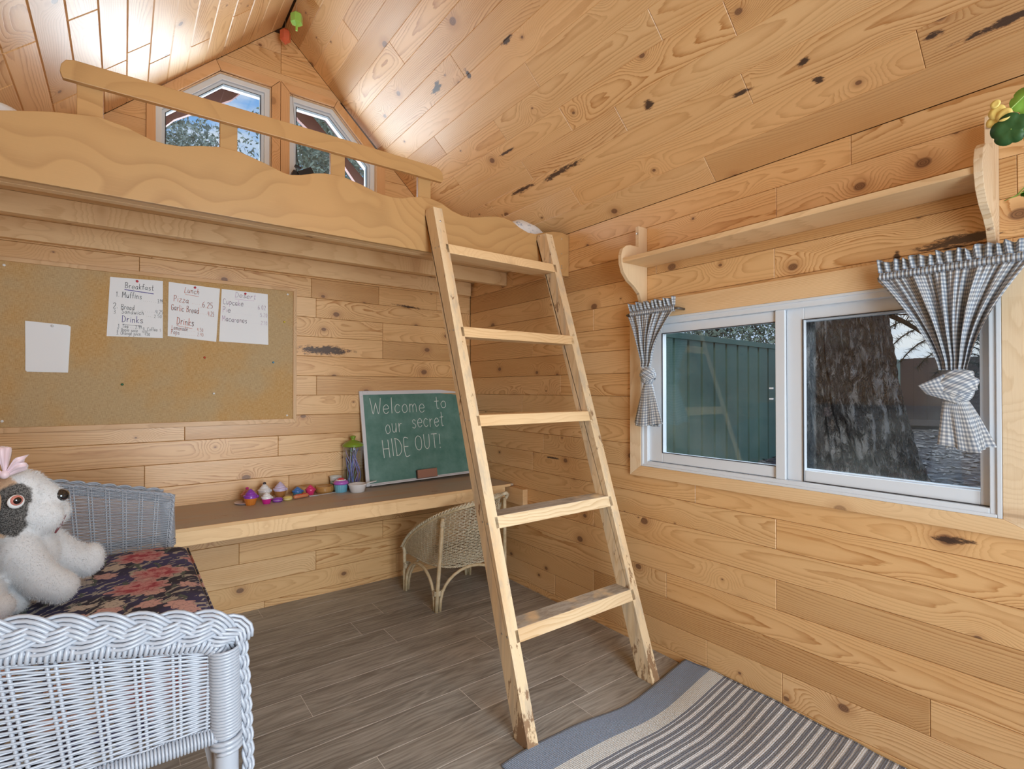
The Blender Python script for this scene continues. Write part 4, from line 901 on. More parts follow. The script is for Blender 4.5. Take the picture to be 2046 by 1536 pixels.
def patch_mat(name, fur=False):
    m, t = newmat(name); oc = t.node('ShaderNodeTexCoord').outputs['Object']; nz = t.noise(oc, 90, 3, .6); nz2 = t.noise(oc, 420, 2, .5)
    def sph(p, r, soft=.004):
        c = p - DB; d = t.vm('DISTANCE', oc, tuple(c)); d = t.m('ADD', d, t.m('MULTIPLY', t.m('SUBTRACT', nz, .5), .016)); return t.m('SUBTRACT', 1.0, t.sm(d, r-soft, r+soft))
    def mx(*a):
        r = a[0]
        for q in a[1:]: r = t.m('MAXIMUM', r, q)
        return r
    col = t.mix(nz2, (.64, .655, .68), (.80, .81, .83))
    col = t.mix(mx(sph(dp(-22, 985, -.05), .062), sph(dp(-8, 1035, -.06), .040), sph(dp(5, 945, .02), .03)), col, t.mix(nz2, (.52, .33, .20), (.70, .50, .34)))
    dk = t.mix(t.sm(nz2, .4, .62), (.030, .028, .028), (.20, .19, .18))
    col = t.mix(mx(sph(dp(30, 990, -.075), .040), sph(dp(15, 1020, -.07), .040), sph(dp(26, 1040, -.06), .028)), col, dk)
    col = t.mix(mx(sph(dp(80, 952, .045), .022), sph(dp(60, 940, .06), .030), sph(dp(94, 962, .05), .018)), col, dk)
    finish(t, col, .9, None if fur else nz, .002, .5, Sheen_Weight=.3); return m
M_DOG = patch_mat('plush_skin'); M_DOGF = patch_mat('plush_fur', True)
body = bpy.data.objects.new('body', me); COL.objects.link(body); me.materials.clear(); me.materials.append(M_DOG); me.shade_smooth(); body.parent = dog; WL['body'] = DB
co_v = np.empty(len(me.vertices)*3); me.vertices.foreach_get('co', co_v); co_v = co_v.reshape(-1, 3)
nrm = np.empty(len(me.vertices)*3); me.vertices.foreach_get('normal', nrm); nrm = nrm.reshape(-1, 3)
rg = np.random.RandomState(3); NF = 52000
idx = rg.randint(0, len(co_v), NF); base = co_v[idx] + rg.normal(0, .0018, (NF, 3)); nn = nrm[idx] + rg.normal(0, .45, (NF, 3)) + np.array([0, 0, -.35]); nn /= np.linalg.norm(nn, axis=1)[:, None]
sd = np.cross(nn, rg.normal(0, 1, (NF, 3))); sd /= np.linalg.norm(sd, axis=1)[:, None]; ln = rg.uniform(.004, .0085, NF)[:, None]
base -= nn*.001
V = np.stack([base - sd*.00032, base + sd*.00032, base + nn*ln], 1).reshape(-1, 3)
mf = bpy.data.meshes.new('fur'); mf.from_pydata(V.tolist(), [], [(i*3, i*3+1, i*3+2) for i in range(NF)]); mf.materials.append(M_DOGF)
fo = bpy.data.objects.new('fur', mf); COL.objects.link(fo); fo.parent = dog; fo['kind'] = 'stuff'
Rf = Matrix.Rotation(0, 3, 'Z')
def on_face(px, py, d): return dp(px, py, d)
e = on_face(34, 996, -.083)
nE = (CR*.35 - CD*.93).normalized(); ME = Matrix((nE.orthogonal().normalized(), nE.cross(nE.orthogonal().normalized()), nE)).transposed()
mb = MB().ell(e + V3((0, 0, -.003)), (.0165, .0165, .006), ME); eye = build('eye', mb, plain('eye_white', (.85, .86, .88), .3), dog, smooth=True)
WL[eye.name] = DB
build('iris', MB().ell(e + nE*.003, (.0125, .0125, .006), ME), plain('eye_pink', (.62, .22, .18), .2, Coat_Weight=1.0), eye, smooth=True)
build('pupil', MB().ell(e + nE*.006, (.0085, .0085, .005), ME), plain('eye_black', (.01, .006, .006), .08, Coat_Weight=1.0), eye, smooth=True)
n0 = dp(122, 992, -.010); MN = RB
mb = MB().ell(n0, (.019, .022, .0165), MN @ Matrix.Rotation(-.25, 3, 'Y'), 20, 12)
nose = build('nose', mb, plain('nose_black', (.012, .014, .016), .15, Coat_Weight=1.0), dog, smooth=True); WL[nose.name] = DB
mb = MB()
for sgn in (-1, 1):
    c = n0 + CR*.013 - V3((0, 0, .004)) + CD*(sgn*.008 - .006); mb.tube([c + CR*.004*math.cos(a)*0 + CD*.004*math.cos(a) + V3((0, 0, .004))*math.sin(a) + CR*.003 for a in [i*PI/4 for i in range(8)]], .0014, 5, closed=True)
build('nostril', mb, plain('nose_grey', (.10, .10, .10), .3), nose, smooth=True)
build('mouth', MB().tube([dp(135, 1032, -.0), dp(125, 1050, -.005), dp(118, 1058, -.01), dp(112, 1066, -.02)], [.0015, .0028, .003, .002], 8), plain('mouth_red', (.16, .03, .04), .8), dog, smooth=True)
mb = MB().ell(dp(-14, 1005, -.078), (.020, .012, .046), RB @ Matrix.Rotation(.15, 3, 'Y')); build('ear', mb, plain('ear_tan', (.58, .38, .24), .95), dog, smooth=True)
# pink satin bow
M_BOW = plain('pink_satin', (.80, .62, .68), .4, Sheen_Weight=.5)
bow = thing('hair_bow', dp(12, 945, -.05), 'pale pink satin bow on the head of the plush puppy', 'bow')
bc = dp(14, 940, -.055)
def lobe(pts, name='loop'):
    mb = MB()
    def fn(u, v):
        k = u*(len(pts)-1); i = min(int(k), len(pts)-2); f = k-i; (a, b), (c, d) = pts[i], pts[i+1]
        top = dp(a[0]*(1-f)+c[0]*f, a[1]*(1-f)+c[1]*f, -.055 - .018*math.sin(u*PI)); bot = dp(b[0]*(1-f)+d[0]*f, b[1]*(1-f)+d[1]*f, -.055 + .012*math.sin(u*PI))
        return top.lerp(bot, v) - CD*.012*math.sin(v*PI)*math.sin(u*PI) + CD*.003*math.sin(v*14)
    mb.grid(fn, 10, 8); return build(name, mb, M_BOW, bow, smooth=True, solid=.0012)
lobe([((12, 944), (14, 952)), ((2, 915), (22, 925)), ((-2, 895), (27, 900)), ((8, 891), (24, 894))])
lobe([((14, 944), (12, 952)), ((-10, 925), (-2, 948)), ((-30, 920), (-22, 950)), ((-42, 930), (-38, 945))])
lobe([((14, 942), (14, 950)), ((30, 917), (36, 936)), ((44, 914), (50, 926)), ((58, 910), (46, 920))], 'tail')
lobe([((14, 944), (14, 950)), ((34, 926), (34, 944)), ((52, 926), (48, 940)), ((57, 930), (54, 938))], 'tail')
build('knot', MB().ell(dp(13, 945, -.062), (.009, .008, .010), RB), M_BOW, bow, smooth=True)
# ================================================================== desk things
def at(x, y): return V3((x, y, DT+.0003))
def cupcake(name, x, y, r, h, base, top, label, swirl=3.0, z=0.0, cat='toy cupcake', flat=False, tip=None, group='toy cupcakes on the desk'):
    o = thing(name, at(x, y) + V3((0, 0, z)), label, cat, group); L0 = at(x, y) + V3((0, 0, z)); n = 36
    hb = h*.42; vs = []
    mb = MB()
    for (f, zz) in ((.68, 0), (.72, .002), (1.0, hb)):
        for k in range(n): rr_ = r*f*.82*(1+.035*(k % 2)); mb.v.append(tuple(L0 + V3((rr_*math.cos(2*PI*k/n), rr_*math.sin(2*PI*k/n), zz))))
    for j in range(2):
        for k in range(n): mb.f.append((j*n+k, j*n+(k+1) % n, (j+1)*n+(k+1) % n, (j+1)*n+k))
    mb.f.append(tuple(range(n))[::-1]); mb.f.append(tuple(2*n+k for k in range(n)))
    build('base', mb, base, o)
    mb = MB(); hh = h-hb; mb.lathe([(r*.80, hb-.002), (r*.84, hb+hh*.12), (r*.74, hb+hh*.35), (r*.46, hb+hh*.68), (r*.14, hb+hh*.93), (.0005, hb+hh*.98)], tuple(L0), 28, close=False)
    pts = []; rad = []; N_ = int(swirl*18)
    for i in range(N_+1):
        f = i/N_; a = 2*PI*swirl*f; R = r*(.88*(1-f)**.8); pts.append(L0 + V3((R*math.cos(a), R*math.sin(a), hb + hh*(.08+.86*f)))); rad.append(r*.20*(1-.65*f))
    mb.tube(pts, rad, 8); build('frosting', mb, top, o, smooth=True)
    if tip: build('topping', MB().ell(L0 + V3((0, 0, h)), (r*.25, r*.25, r*.2)), tip, o, smooth=True)
    return o
PL = lambda n, c, r=.3: plain('toy_' + n, c, r, Coat_Weight=.3)
mO, mP, mPK, mSA, mCR, mLI, mBL, mHP, mWH, mBR, mTQ = PL('orange', (.62, .20, .03)), PL('purple', (.27, .05, .45)), PL('magenta', (.62, .02, .28)), PL('salmon', (.55, .18, .16)), PL('cream', (.74, .70, .58)), PL('lilac', (.60, .52, .74)), PL('blue', (.05, .18, .50)), PL('hotpink', (.68, .04, .17)), PL('white', (.80, .80, .82)), PL('brown', (.38, .17, .05)), PL('turquoise', (.10, .33, .50))
cupcake('toy_cupcake', .520, 2.905, .037, .082, mO, mP, 'toy cupcake with purple swirl and ribbed orange base at the left end')
cupcake('toy_cupcake', .592, 2.888, .029, .060, mPK, mWH, 'small toy cupcake with white top and magenta base')
cupcake('toy_cupcake', .520, 2.995, .033, .070, mBR, mSA, 'salmon topped toy cupcake behind the purple swirled one', tip=mPK)
def dish(name, x, y, r, mat, label, th=.006):
    o = MB().lathe([(r*.55, 0), (r*.6, .001), (r*.95, th), (r, th+.001), (r*.97, th+.003), (r*.6, .004), (.001, .003)], tuple(at(x, y)), 36)
    ob = build(name, o, mat, loc=at(x, y), smooth=True); tag(ob, label, 'plate'); return ob
mPL = PL('lilac_plate', (.70, .62, .74))
dish('toy_plate', .505, 2.958, .052, mPL, 'lilac toy plate under the salmon and purple cupcakes')
dish('toy_plate', .648, 2.985, .055, mPL, 'lilac toy plate under the white and lilac swirled cupcakes')
for nm_ in ():
    pass
cupcake('toy_cupcake', .606, 3.010, .036, .080, mCR, mWH, 'white frosted toy cupcake with dark chips behind the magenta one', z=.004, tip=PL('chip', (.05, .04, .05)))
cupcake('toy_cupcake', .680, 2.990, .037, .085, mBR, mLI, 'tall lilac swirled toy cupcake on its plate', 4.0, z=.004)
cupcake('toy_cupcake', .768, 2.985, .031, .052, mTQ, mBL, 'blue swirled toy cupcake in front of the left brown pie', 3.0)
cupcake('toy_cupcake', .836, 2.985, .029, .055, mHP, mHP, 'hot pink swirled toy cupcake between the two brown pies', 3.0)
def ellthing(name, x, y, r, mat, label, cat):
    mb = MB().ell(at(x, y) + V3((0, 0, r[2])), r, None, 20, 12)
    o = build(name, mb, mat, loc=at(x, y), smooth=True); return tag(o, label, cat)
def macaron(x, y, r, mat, lab):
    o = thing('toy_macaron', at(x, y), lab, 'toy macaron'); L0 = tuple(at(x, y))
    build('shell', MB().lathe([(r*.8, 0), (r, .004), (r, .007)], L0, 24), mat, o, smooth=True); build('filling', MB().lathe([(r*.9, .007), (r*.9, .010)], L0, 24), plain('toy_fill', (.7, .6, .5), .5), o)
    build('shell', MB().lathe([(r, .010), (r, .014), (r*.75, .020), (.001, .022)], L0, 24), mat, o, smooth=True)
macaron(.648, 2.905, .026, mP, 'purple toy macaron at the front edge of the lilac plate'); macaron(.700, 2.912, .024, PL('yellow', (.72, .58, .18)), 'pale yellow toy macaron beside the purple one')
ht = thing('toy_hot_dog', at(.765, 2.91), 'orange toy hot dog with red sauce lying on the desk', 'toy food')
build('bun', MB().tube([at(.727, 2.905)+V3((0, 0, .011)), at(.735, 2.907)+V3((0, 0, .012)), at(.80, 2.925)+V3((0, 0, .012)), at(.81, 2.927)+V3((0, 0, .011))], [.005, .011, .011, .006], 12), PL('bun', (.62, .22, .10)), ht, smooth=True)
build('sauce', MB().tube([at(.738+.06*i/12, 2.903+.018*i/12)+V3((0, .002*math.sin(i*1.8), .0225)) for i in range(13)], .0028, 6), PL('sauce', (.55, .05, .03)), ht, smooth=True)
def half_pie(x, y, a0, a1, label, r=.055, h=.036):
    o = thing('toy_pie', at(x, y), label, 'toy pie'); L0 = at(x, y)
    for k in (0, 1):
        a_, b_ = (a0, a1) if k == 0 else (a1, a0+2*PI); n = 18; mb = MB(); cen = L0 + V3((math.cos((a_+b_)/2)*.002, math.sin((a_+b_)/2)*.002, 0))
        rings = [(r*.86, 0), (r, h*.3), (r*1.0, h*.75), (r*.93, h), (r*.8, h*.93)]
        for (rr_, zz) in rings:
            for i in range(n+1): an = a_+(b_-a_)*i/n; mb.v.append(tuple(cen + V3((rr_*math.cos(an), rr_*math.sin(an), zz))))
        m_ = n+1
        for j in range(len(rings)-1):
            for i in range(n): mb.f.append((j*m_+i, j*m_+i+1, (j+1)*m_+i+1, (j+1)*m_+i))
        b0_ = len(mb.v); mb.v += [tuple(cen), tuple(cen + V3((0, 0, h*.93)))]
        for i in range(n): mb.f.append((b0_+1, 4*m_+i, 4*m_+i+1)); mb.f.append((b0_, i+1, i))
        mb.f.append(tuple([b0_] + [j*m_ for j in range(5)] + [b0_+1])); mb.f.append(tuple([b0_+1] + [j*m_+n for j in (4, 3, 2, 1, 0)] + [b0_]))
        build('half', mb, mBR2, o, smooth=False)
mBR2 = PL('caramel', (.45, .235, .07))
half_pie(.825, 3.042, PI*1.62, PI*2.62, 'brown toy pie cut in halves behind the blue and pink cupcakes', .050, .040); half_pie(.922, 3.010, PI*1.68, PI*2.68, 'brown toy pie cut in halves left of the small cup', .050, .036)
kn = thing('toy_knife', at(.90, 2.95), 'flat grey toy knife lying in front of the right brown pie', 'knife')
build('blade', MB().prism([(.86, 2.935), (.96, 2.958), (.985, 2.966), (.955, 2.966), (.858, 2.944)], lambda a, b, c: (a, b, c), DT+.0005, DT+.003), PL('grey', (.55, .55, .56)), kn); build('handle', MB().box((.815, 2.927, DT+.0005), (.86, 2.942, DT+.006)), PL('grey2', (.45, .44, .44)), kn, bevel=.001)
cu = thing('small_cup', at(.998, 3.052), 'small white cup with faded green pattern behind the blue cupcake box', 'cup')
M_CUP, t = newmat('cup_print'); oc = t.node('ShaderNodeTexCoord').outputs['Object']; zz = t.sep(oc)[2]
finish(t, t.mix(t.m('MULTIPLY', t.sm(t.noise(oc, 70, 2, .5), .45, .55), t.m('LESS_THAN', zz, .055)), (.74, .78, .76), (.22, .42, .36)), .35)
build('body', MB().lathe([(.026, 0), (.030, .03), (.034, .075), (.036, .078), (.033, .0785), (.030, .07), (.024, .006), (.001, .004)], tuple(at(.998, 3.052)), 32), M_CUP, cu, smooth=True)
bc_ = thing('cupcake_box', at(1.00, 2.965), 'turquoise fluted toy cupcake jar with purple rim and red and white top', 'toy cupcake')
mb = MB(); n = 40; L0 = at(1.0, 2.965)
for (f, z_) in ((.031, 0), (.032, .002), (.037, .043)):
    for k in range(n): rr_ = f*(1+.03*(k % 2)); mb.v.append(tuple(L0+V3((rr_*math.cos(2*PI*k/n), rr_*math.sin(2*PI*k/n), z_))))
for j in range(2):
    for k in range(n): mb.f.append((j*n+k, j*n+(k+1) % n, (j+1)*n+(k+1) % n, (j+1)*n+k))
mb.f.append(tuple(range(n))[::-1]); mb.f.append(tuple(2*n+k for k in range(n)))
build('base', mb, PL('sky', (.16, .42, .56)), bc_)
build('rim', MB().lathe([(.036, .043), (.042, .047), (.042, .054), (.034, .064), (.03, .066)], tuple(L0), 32), PL('violet', (.42, .12, .52)), bc_, smooth=True)
mb = MB()
for k in range(8): a = 2*PI*k/8; mb.ell(L0+V3((.019*math.cos(a), .019*math.sin(a), .065)), (.011, .011, .006), None, 10, 6)
build('icing', mb, mWH, bc_, smooth=True); build('berry', MB().lathe([(.022, .066), (.02, .073), (.010, .079), (.001, .080)], tuple(L0), 20), PL('berry', (.62, .06, .09)), bc_, smooth=True)
pa = thing('toy_saucepan', at(1.075, 2.905), 'white plastic toy saucepan with handle pointing right', 'saucepan'); L0 = at(1.075, 2.905)
build('pan', MB().lathe([(.036, 0), (.039, .002), (.051, .042), (.054, .046), (.050, .047), (.045, .040), (.034, .006), (.001, .005)], tuple(L0), 40), mWH, pa, smooth=True)
build('handle', MB().prism([(1.122, 2.914), (1.205, 2.952), (1.215, 2.966), (1.203, 2.974), (1.118, 2.926)], lambda a, b, c: (a, b, c), DT+.036, DT+.042), mWH, pa, bevel=.002)
# pitcher of curly straws
pi_ = thing('drink_dispenser', at(1.094, 3.033), 'tall clear canister with green lid holding blue curly strands', 'canister'); L0 = at(1.094, 3.033)
M_GRN = PL('lime_lid', (.20, .32, .03))
build('canister', MB().lathe([(.051, 0), (.053, .004), (.056, .25), (.056, .252), (.0545, .252), (.0515, .006), (.001, .004)], tuple(L0), 40), M_CLEAR, pi_, smooth=True)
lid = build('lid', MB().lathe([(.055, .246), (.061, .250), (.061, .257), (.050, .268), (.030, .279), (.012, .284), (.010, .292), (.016, .300), (.018, .306), (.010, .311), (.001, .312)], tuple(L0), 40), M_GRN, pi_, smooth=True)
mS = [PL('strandblue', (.20, .26, .72)), PL('strandviolet', (.50, .36, .70)), PL('strandwhite', (.62, .68, .85)), PL('strandgreen', (.42, .60, .40))]
rr = random.Random(4)
for i in range(22):
    x0, y0 = rr.uniform(-.028, .028), rr.uniform(-.03, .03); a, ph, am = rr.uniform(.8, 2.4), rr.uniform(0, 6), rr.uniform(.004, .018)
    pts = [L0 + V3((max(-.042, min(.042, x0 + am*math.sin(a*PI*q/14+ph) + .014*math.sin(ph)*q/14)), max(-.042, min(.042, y0 + am*math.cos(a*PI*q/14+ph))), .006 + rr.uniform(.19, .24)*0 + (.20+.03*math.sin(i))*q/14)) for q in range(15)]
    build('strand', MB().tube(pts, .0022, 5), mS[i % 4], pi_, smooth=True)
build('column', MB().tube([L0+V3((0, 0, .006)), L0+V3((0, 0, .245))], .010, 12), M_CLEAR, pi_, smooth=True)
# ================================================================== wicker child's armchair at the desk
M_RATN, t = newmat('natural_rattan'); oc = t.node('ShaderNodeTexCoord').outputs['Object']
n = t.noise(oc, 30, 4, .6); finish(t, t.ramp(n, [(.3, (.50, .38, .21)), (.6, (.66, .54, .36)), (.8, (.78, .70, .54))]), .5)
M_WEAV, t = newmat('natural_wicker'); oc = t.node('ShaderNodeTexCoord').outputs['Object']
n = t.noise(oc, 60, 4, .6); finish(t, t.ramp(n, [(.3, (.55, .46, .31)), (.7, (.78, .70, .54))]), .55)
wc = thing('wicker_armchair', (1.58, 2.66, 0), 'natural rattan tub chair with braided rim tucked under the desk', 'chair')
cxc, cyc = 1.575, 2.70
rimp = [(1.350, 2.885, .255), (1.345, 2.80, .335), (1.348, 2.70, .405), (1.362, 2.60, .465), (1.400, 2.505, .520), (1.470, 2.43, .560), (1.560, 2.395, .580), (1.660, 2.40, .590), (1.740, 2.44, .592), (1.795, 2.52, .560), (1.812, 2.62, .49), (1.815, 2.72, .42), (1.812, 2.80, .345), (1.80, 2.885, .26)]
botp = [(1.375, 2.875, .222), (1.372, 2.80, .222), (1.374, 2.72, .22), (1.385, 2.64, .215), (1.415, 2.565, .212), (1.470, 2.515, .21), (1.560, 2.49, .21), (1.650, 2.495, .21), (1.715, 2.525, .21), (1.760, 2.585, .212), (1.778, 2.66, .215), (1.782, 2.73, .22), (1.78, 2.80, .222), (1.775, 2.87, .222)]
def cr(pts, u):
    k = min(max(u, 0), 1)*(len(pts)-1); i = min(int(k), len(pts)-2); f = k-i
    P = [Vector(pts[max(0, min(len(pts)-1, i+q))]) for q in (-1, 0, 1, 2)]
    return .5*((2*P[1]) + (P[2]-P[0])*f + (2*P[0]-5*P[1]+4*P[2]-P[3])*f*f + (3*P[1]-P[0]-3*P[2]+P[3])*f**3)
def csurf(u, v):
    a, b = cr(botp, u), cr(rimp, u); p = a.lerp(b, v); c = Vector((cxc, cyc, p.z)); o_ = (p-c); o_.z = 0
    return p + o_.normalized()*.012*math.sin(v*PI)
mb = weave(MB(), csurf, 46, 44, .0022, .0026, 2, 4, stake_r=.0018)
build('woven_shell', mb, M_WEAV, wc, smooth=True, kind='stuff')
rp = [cr(rimp, i/40) for i in range(41)]
build('rim_rod', MB().tube([p - Vector((0, 0, .012)) for p in rp], .0085, 10), M_RATN, wc, smooth=True)
mb = MB(); braid(mb, rp, .0100, .0050, .060, .0032, 3, Vector((0, 0, 1)), 5); build('braided_rim', mb, M_WEAV, wc, smooth=True, kind='stuff')
mb = MB(); braid(mb, [cr(botp, i/40)+Vector((0, 0, -.002)) for i in range(41)], .005, .003, .04, .0022, 2, Vector((0, 0, 1)), 5); build('lower_border', mb, M_WEAV, wc, smooth=True, kind='stuff')
mb = MB()
for i in range(30):
    f = i/29; x0 = 1.385 + .38*f; h = math.sqrt(max(0, 1-((x0-1.575)/.205)**2)); mb.tube([(x0, 2.735-.235*h*.95, .222), (x0, 2.875, .222)], .003, 5)
build('woven_seat', mb, M_WEAV, wc, smooth=True, kind='stuff')
build('front_rail', MB().tube([(1.355, 2.885, .215), (1.795, 2.885, .215)], .010, 10), M_RATN, wc, smooth=True)
# curled arm end at the far right
build('arm_curl', MB().tube([(1.80, 2.50, .575), (1.825, 2.49, .582), (1.842, 2.50, .572), (1.842, 2.51, .552), (1.826, 2.515, .535), (1.806, 2.53, .50), (1.80, 2.56, .42)], [.010, .012, .012, .011, .010, .009, .008], 8), M_WEAV, wc, smooth=True)
def legset(x, y, xt, yt, zt, arch=()):
    L_ = build('leg', MB().tube([(x, y, 0), (x*.8+xt*.2, y*.8+yt*.2, zt*.25), (x*.4+xt*.6, y*.4+yt*.6, zt*.62), (xt, yt, zt)], [.011, .011, .0105, .010], 12), M_RATN, wc, smooth=True)
    return L_
legset(1.352, 2.478, 1.385, 2.468, .500); legset(1.352, 2.868, 1.350, 2.872, .30); legset(1.800, 2.468, 1.80, 2.47, .560); legset(1.800, 2.868, 1.805, 2.872, .30)
def archrod(p, q, top, r=.0085):
    P = []
    for i in range(17):
        a = PI*i/16; c = (Vector(p)+Vector(q))/2; h = (Vector(q)-Vector(p))/2
        P.append(c - h*math.cos(a)*(1 if True else 0) + Vector((0, 0, top*min(1, math.sin(a)**.75))))
    return build('arch_rod', MB().tube(P, r, 10), M_RATN, wc, smooth=True)
archrod((1.375, 2.480, .0), (1.780, 2.480, .0), .205); archrod((1.352, 2.500, .0), (1.352, 2.850, .0), .205); archrod((1.375, 2.868, 0), (1.780, 2.868, 0), .205); archrod((1.80, 2.500, 0), (1.80, 2.850, 0), .205)
for (x, y) in ((1.358, 2.484), (1.356, 2.862), (1.795, 2.484), (1.795, 2.862)):
    dx = .011 if x < 1.5 else -.011; dy = .008 if y < 2.6 else -.008
    mb = MB(); wraps(mb, [(x+dx*.5, y+dy*.5, .085 if y < 2.6 else .135), (x+dx*.5, y+dy*.5, .112 if y < 2.6 else .165)], .021, .0024, .0046, 5, 14); build('binding', mb, M_WEAV, wc, smooth=True, kind='stuff')
mb = MB(); wraps(mb, [(1.385, 2.468, .485), (1.382, 2.468, .455)], .012, .002, .004, 5, 12); build('binding', mb, M_WEAV, wc, smooth=True, kind='stuff')
mb = MB(); wraps(mb, [(1.350, 2.872, .245), (1.350, 2.872, .262)], .012, .002, .004, 5, 12); build('binding', mb, M_WEAV, wc, smooth=True, kind='stuff')
# ================================================================== gingham curtains
M_GING, t = newmat('gingham'); uv = t.sep(t.node('ShaderNodeTexCoord').outputs['UV'])
def stripe(u_): return t.sm(t.m('SINE', t.m('MULTIPLY', u_, 2*PI/.0115)), -.35, .35)
a_, b_ = stripe(uv[0]), stripe(uv[1]); ff = t.m('ADD', t.m('MULTIPLY', a_, .5), t.m('MULTIPLY', b_, .5))
tintn = t.sm(t.noise(t.xyz(uv[0], uv[1], 0), 22, 1, .5), .4, .6)
colg = t.ramp(ff, [(0, (.84, .86, .88)), (.5, (.46, .51, .58)), (1.0, (.24, .29, .38))])
colg = t.mix(t.m('MULTIPLY', tintn, .5), colg, t.ramp(ff, [(0, (.78, .77, .75)), (.5, (.45, .44, .43)), (1.0, (.27, .275, .30))]))
pd = t.node('ShaderNodeBsdfPrincipled', {'Base Color': colg, 'Roughness': .85}); tl = t.node('ShaderNodeBsdfTranslucent', {0: colg})
mxs = t.node('ShaderNodeMixShader', {0: .25, 1: pd.outputs[0], 2: tl.outputs[0]}); o_ = t.node('ShaderNodeOutputMaterial'); t.l.new(mxs.outputs[0], o_.inputs[0])
def curtain(name, label, ya, yb, zr, xr, knot, tail, nf, seed, flap=False):
    """ya>yb: cloth edges at the rod; knot=(y,z,w,h); tail=(y0,y1,z)"""
    rr = random.Random(seed); o = thing(name, (xr, (ya+yb)/2, zr), label, 'curtain', 'gingham curtains of the side window')
    ky, kz, kw, kh = knot; Wc = (ya-yb)*2.2; ph = [rr.uniform(0, 6.28) for _ in range(4)]; fr_ = [nf, nf*1.7, nf*.6]
    def fold(u, s_): return math.sin(u*fr_[0]*6.283+ph[0]) * .6 + math.sin(u*fr_[1]*6.283+ph[1]) * .3 + math.sin(u*fr_[2]*6.283+ph[2])*.35
    # header ruffle
    def fh(u, v):
        y = ya + (yb-ya)*u; return Vector((xr - .012 + (.006+.010*v)*math.sin(u*nf*2.3*6.283+ph[3]) - .004*v, y + .004*v*math.sin(u*31), zr + .012 + .034*v + .006*v*fold(u, 0)))
    build('ruffle', MB().grid(fh, 150, 6, lambda u, v: (u*Wc, v*.04)), M_GING, o, smooth=True, solid=.0006)
    def fp(u, v):
        a = -PI/2 + PI*v; y = ya + (yb-ya)*u; return Vector((xr - .006 - .009*math.cos(a) - .0025*math.sin(u*nf*5*6.283)*math.cos(a), y, zr + .013*math.sin(a)))
    build('rod_pocket', MB().grid(fp, 220, 6, lambda u, v: (u*Wc, .04+v*.03)), M_GING, o, smooth=True)
    H = zr-.012-(kz+kh*.35)
    def fb(u, v):                                   # gathered body down to the knot
        wv = (1-v)**1.15; y0 = ya + (yb-ya)*u; yk = ky + (.5-u)*kw*.75; y = y0*wv + yk*(1-wv)
        sag = .012*math.sin(v*PI)*(u-.5)*2
        x = xr - .010 - (.010 + .012*math.sin(v*PI*.9))*(1+fold(u, v))*.9 + .004*math.sin(u*nf*3*6.283+v*5) * (1-v)
        if v > .9: x -= (v-.9)*.1
        return Vector((x, y + sag, zr - .012 - H*v))
    build('drape', MB().grid(fb, 170, 50, lambda u, v: (u*Wc, .07+v*H)), M_GING, o, smooth=True, solid=.0006)
    # knot: twisted band of cloth wrapped round
    def fk(u, v):
        a = 2*PI*u; c = Vector((xr-.020, ky, kz)); tilt = .55
        w_ = (v-.5)*kh*.62; rx, ry = .026*(1-.35*(2*v-1)**2), kw*.62*(1-.30*(2*v-1)**2)
        rip = 1 + .07*math.sin(v*17+u*6.283) ; y = ry*math.cos(a)*rip; x = -rx*math.sin(a)*rip
        return c + Vector((x, y*math.cos(tilt) + w_*math.sin(tilt), w_*math.cos(tilt) - y*math.sin(tilt) if True else w_))
    build('knot', MB().grid(fk, 48, 18, lambda u, v: (u*.16+v*.03, v*kh)), M_GING, o, smooth=True, solid=.0008)
    def fk2(u, v):
        a = 2*PI*u; c = Vector((xr-.020, ky+.002, kz-kh*.10)); tilt = -.5
        w_ = (v-.5)*kh*.5; rx, ry = .023*(1-.35*(2*v-1)**2), kw*.56*(1-.3*(2*v-1)**2)
        y = ry*math.cos(a); x = -rx*math.sin(a)
        return c + Vector((x, y*math.cos(tilt) + w_*math.sin(tilt), w_*math.cos(tilt) - y*math.sin(tilt)))
    build('knot', MB().grid(fk2, 40, 14, lambda u, v: (u*.15, v*kh)), M_GING, o, smooth=True, solid=.0008)
    t0, t1, tz = tail; HT = kz-kh*.35-tz
    def ft(u, v):                                   # tail below the knot
        a = 2*PI*u; f = v**.8; yc = ky*(1-f) + (t0+t1)/2*f; ry = kw*.33*(1-f) + abs(t0-t1)/2*f; rx = .014*(1-f)+.020*f
        k_ = 1 + .22*f*math.sin(a*4+ph[1]) + .12*f*math.sin(a*9+ph[0])
        return Vector((xr-.018 - rx*math.sin(a)*k_, yc + ry*math.cos(a)*k_, kz-kh*.35 - HT*v + .008*f*math.sin(a*2+ph[2])))
    build('tail', MB().grid(ft, 110, 26, lambda u, v: (u*Wc*.7, v*HT)), M_GING, o, smooth=True, solid=.0006)
    if flap:
        def ff_(u, v): 
            p0 = Vector((xr-.040, ky+.020, kz+.030)); p1 = Vector((xr-.046, ky+.078, kz-.002)); p2 = Vector((xr-.036, ky+.062, kz-.026)); p3 = Vector((xr-.036, ky-.012, kz-.055))
            return (p0*(1-u)+p1*u)*(1-v) + (p3*(1-u)+p2*u)*v + Vector((-.006*math.sin(u*PI)*math.sin(v*PI), 0, 0))
        build('flap', MB().grid(ff_, 14, 14, lambda u, v: (u*.08, v*.07)), M_GING, o, smooth=True, solid=.0012)
    return o
curtain('gingham_curtain', 'small knotted blue gray gingham curtain at the left end of the side window', 1.600, 1.355, 1.548, 1.902, (1.492, 1.262, .062, .105), (1.565, 1.425, 1.040), 5, 3)
curtain('gingham_curtain', 'wide knotted blue gray gingham curtain at the right end of the side window', .602, .262, 1.548, 1.895, (.418, 1.212, .082, .120), (.452, .345, 1.035), 7, 8, True)
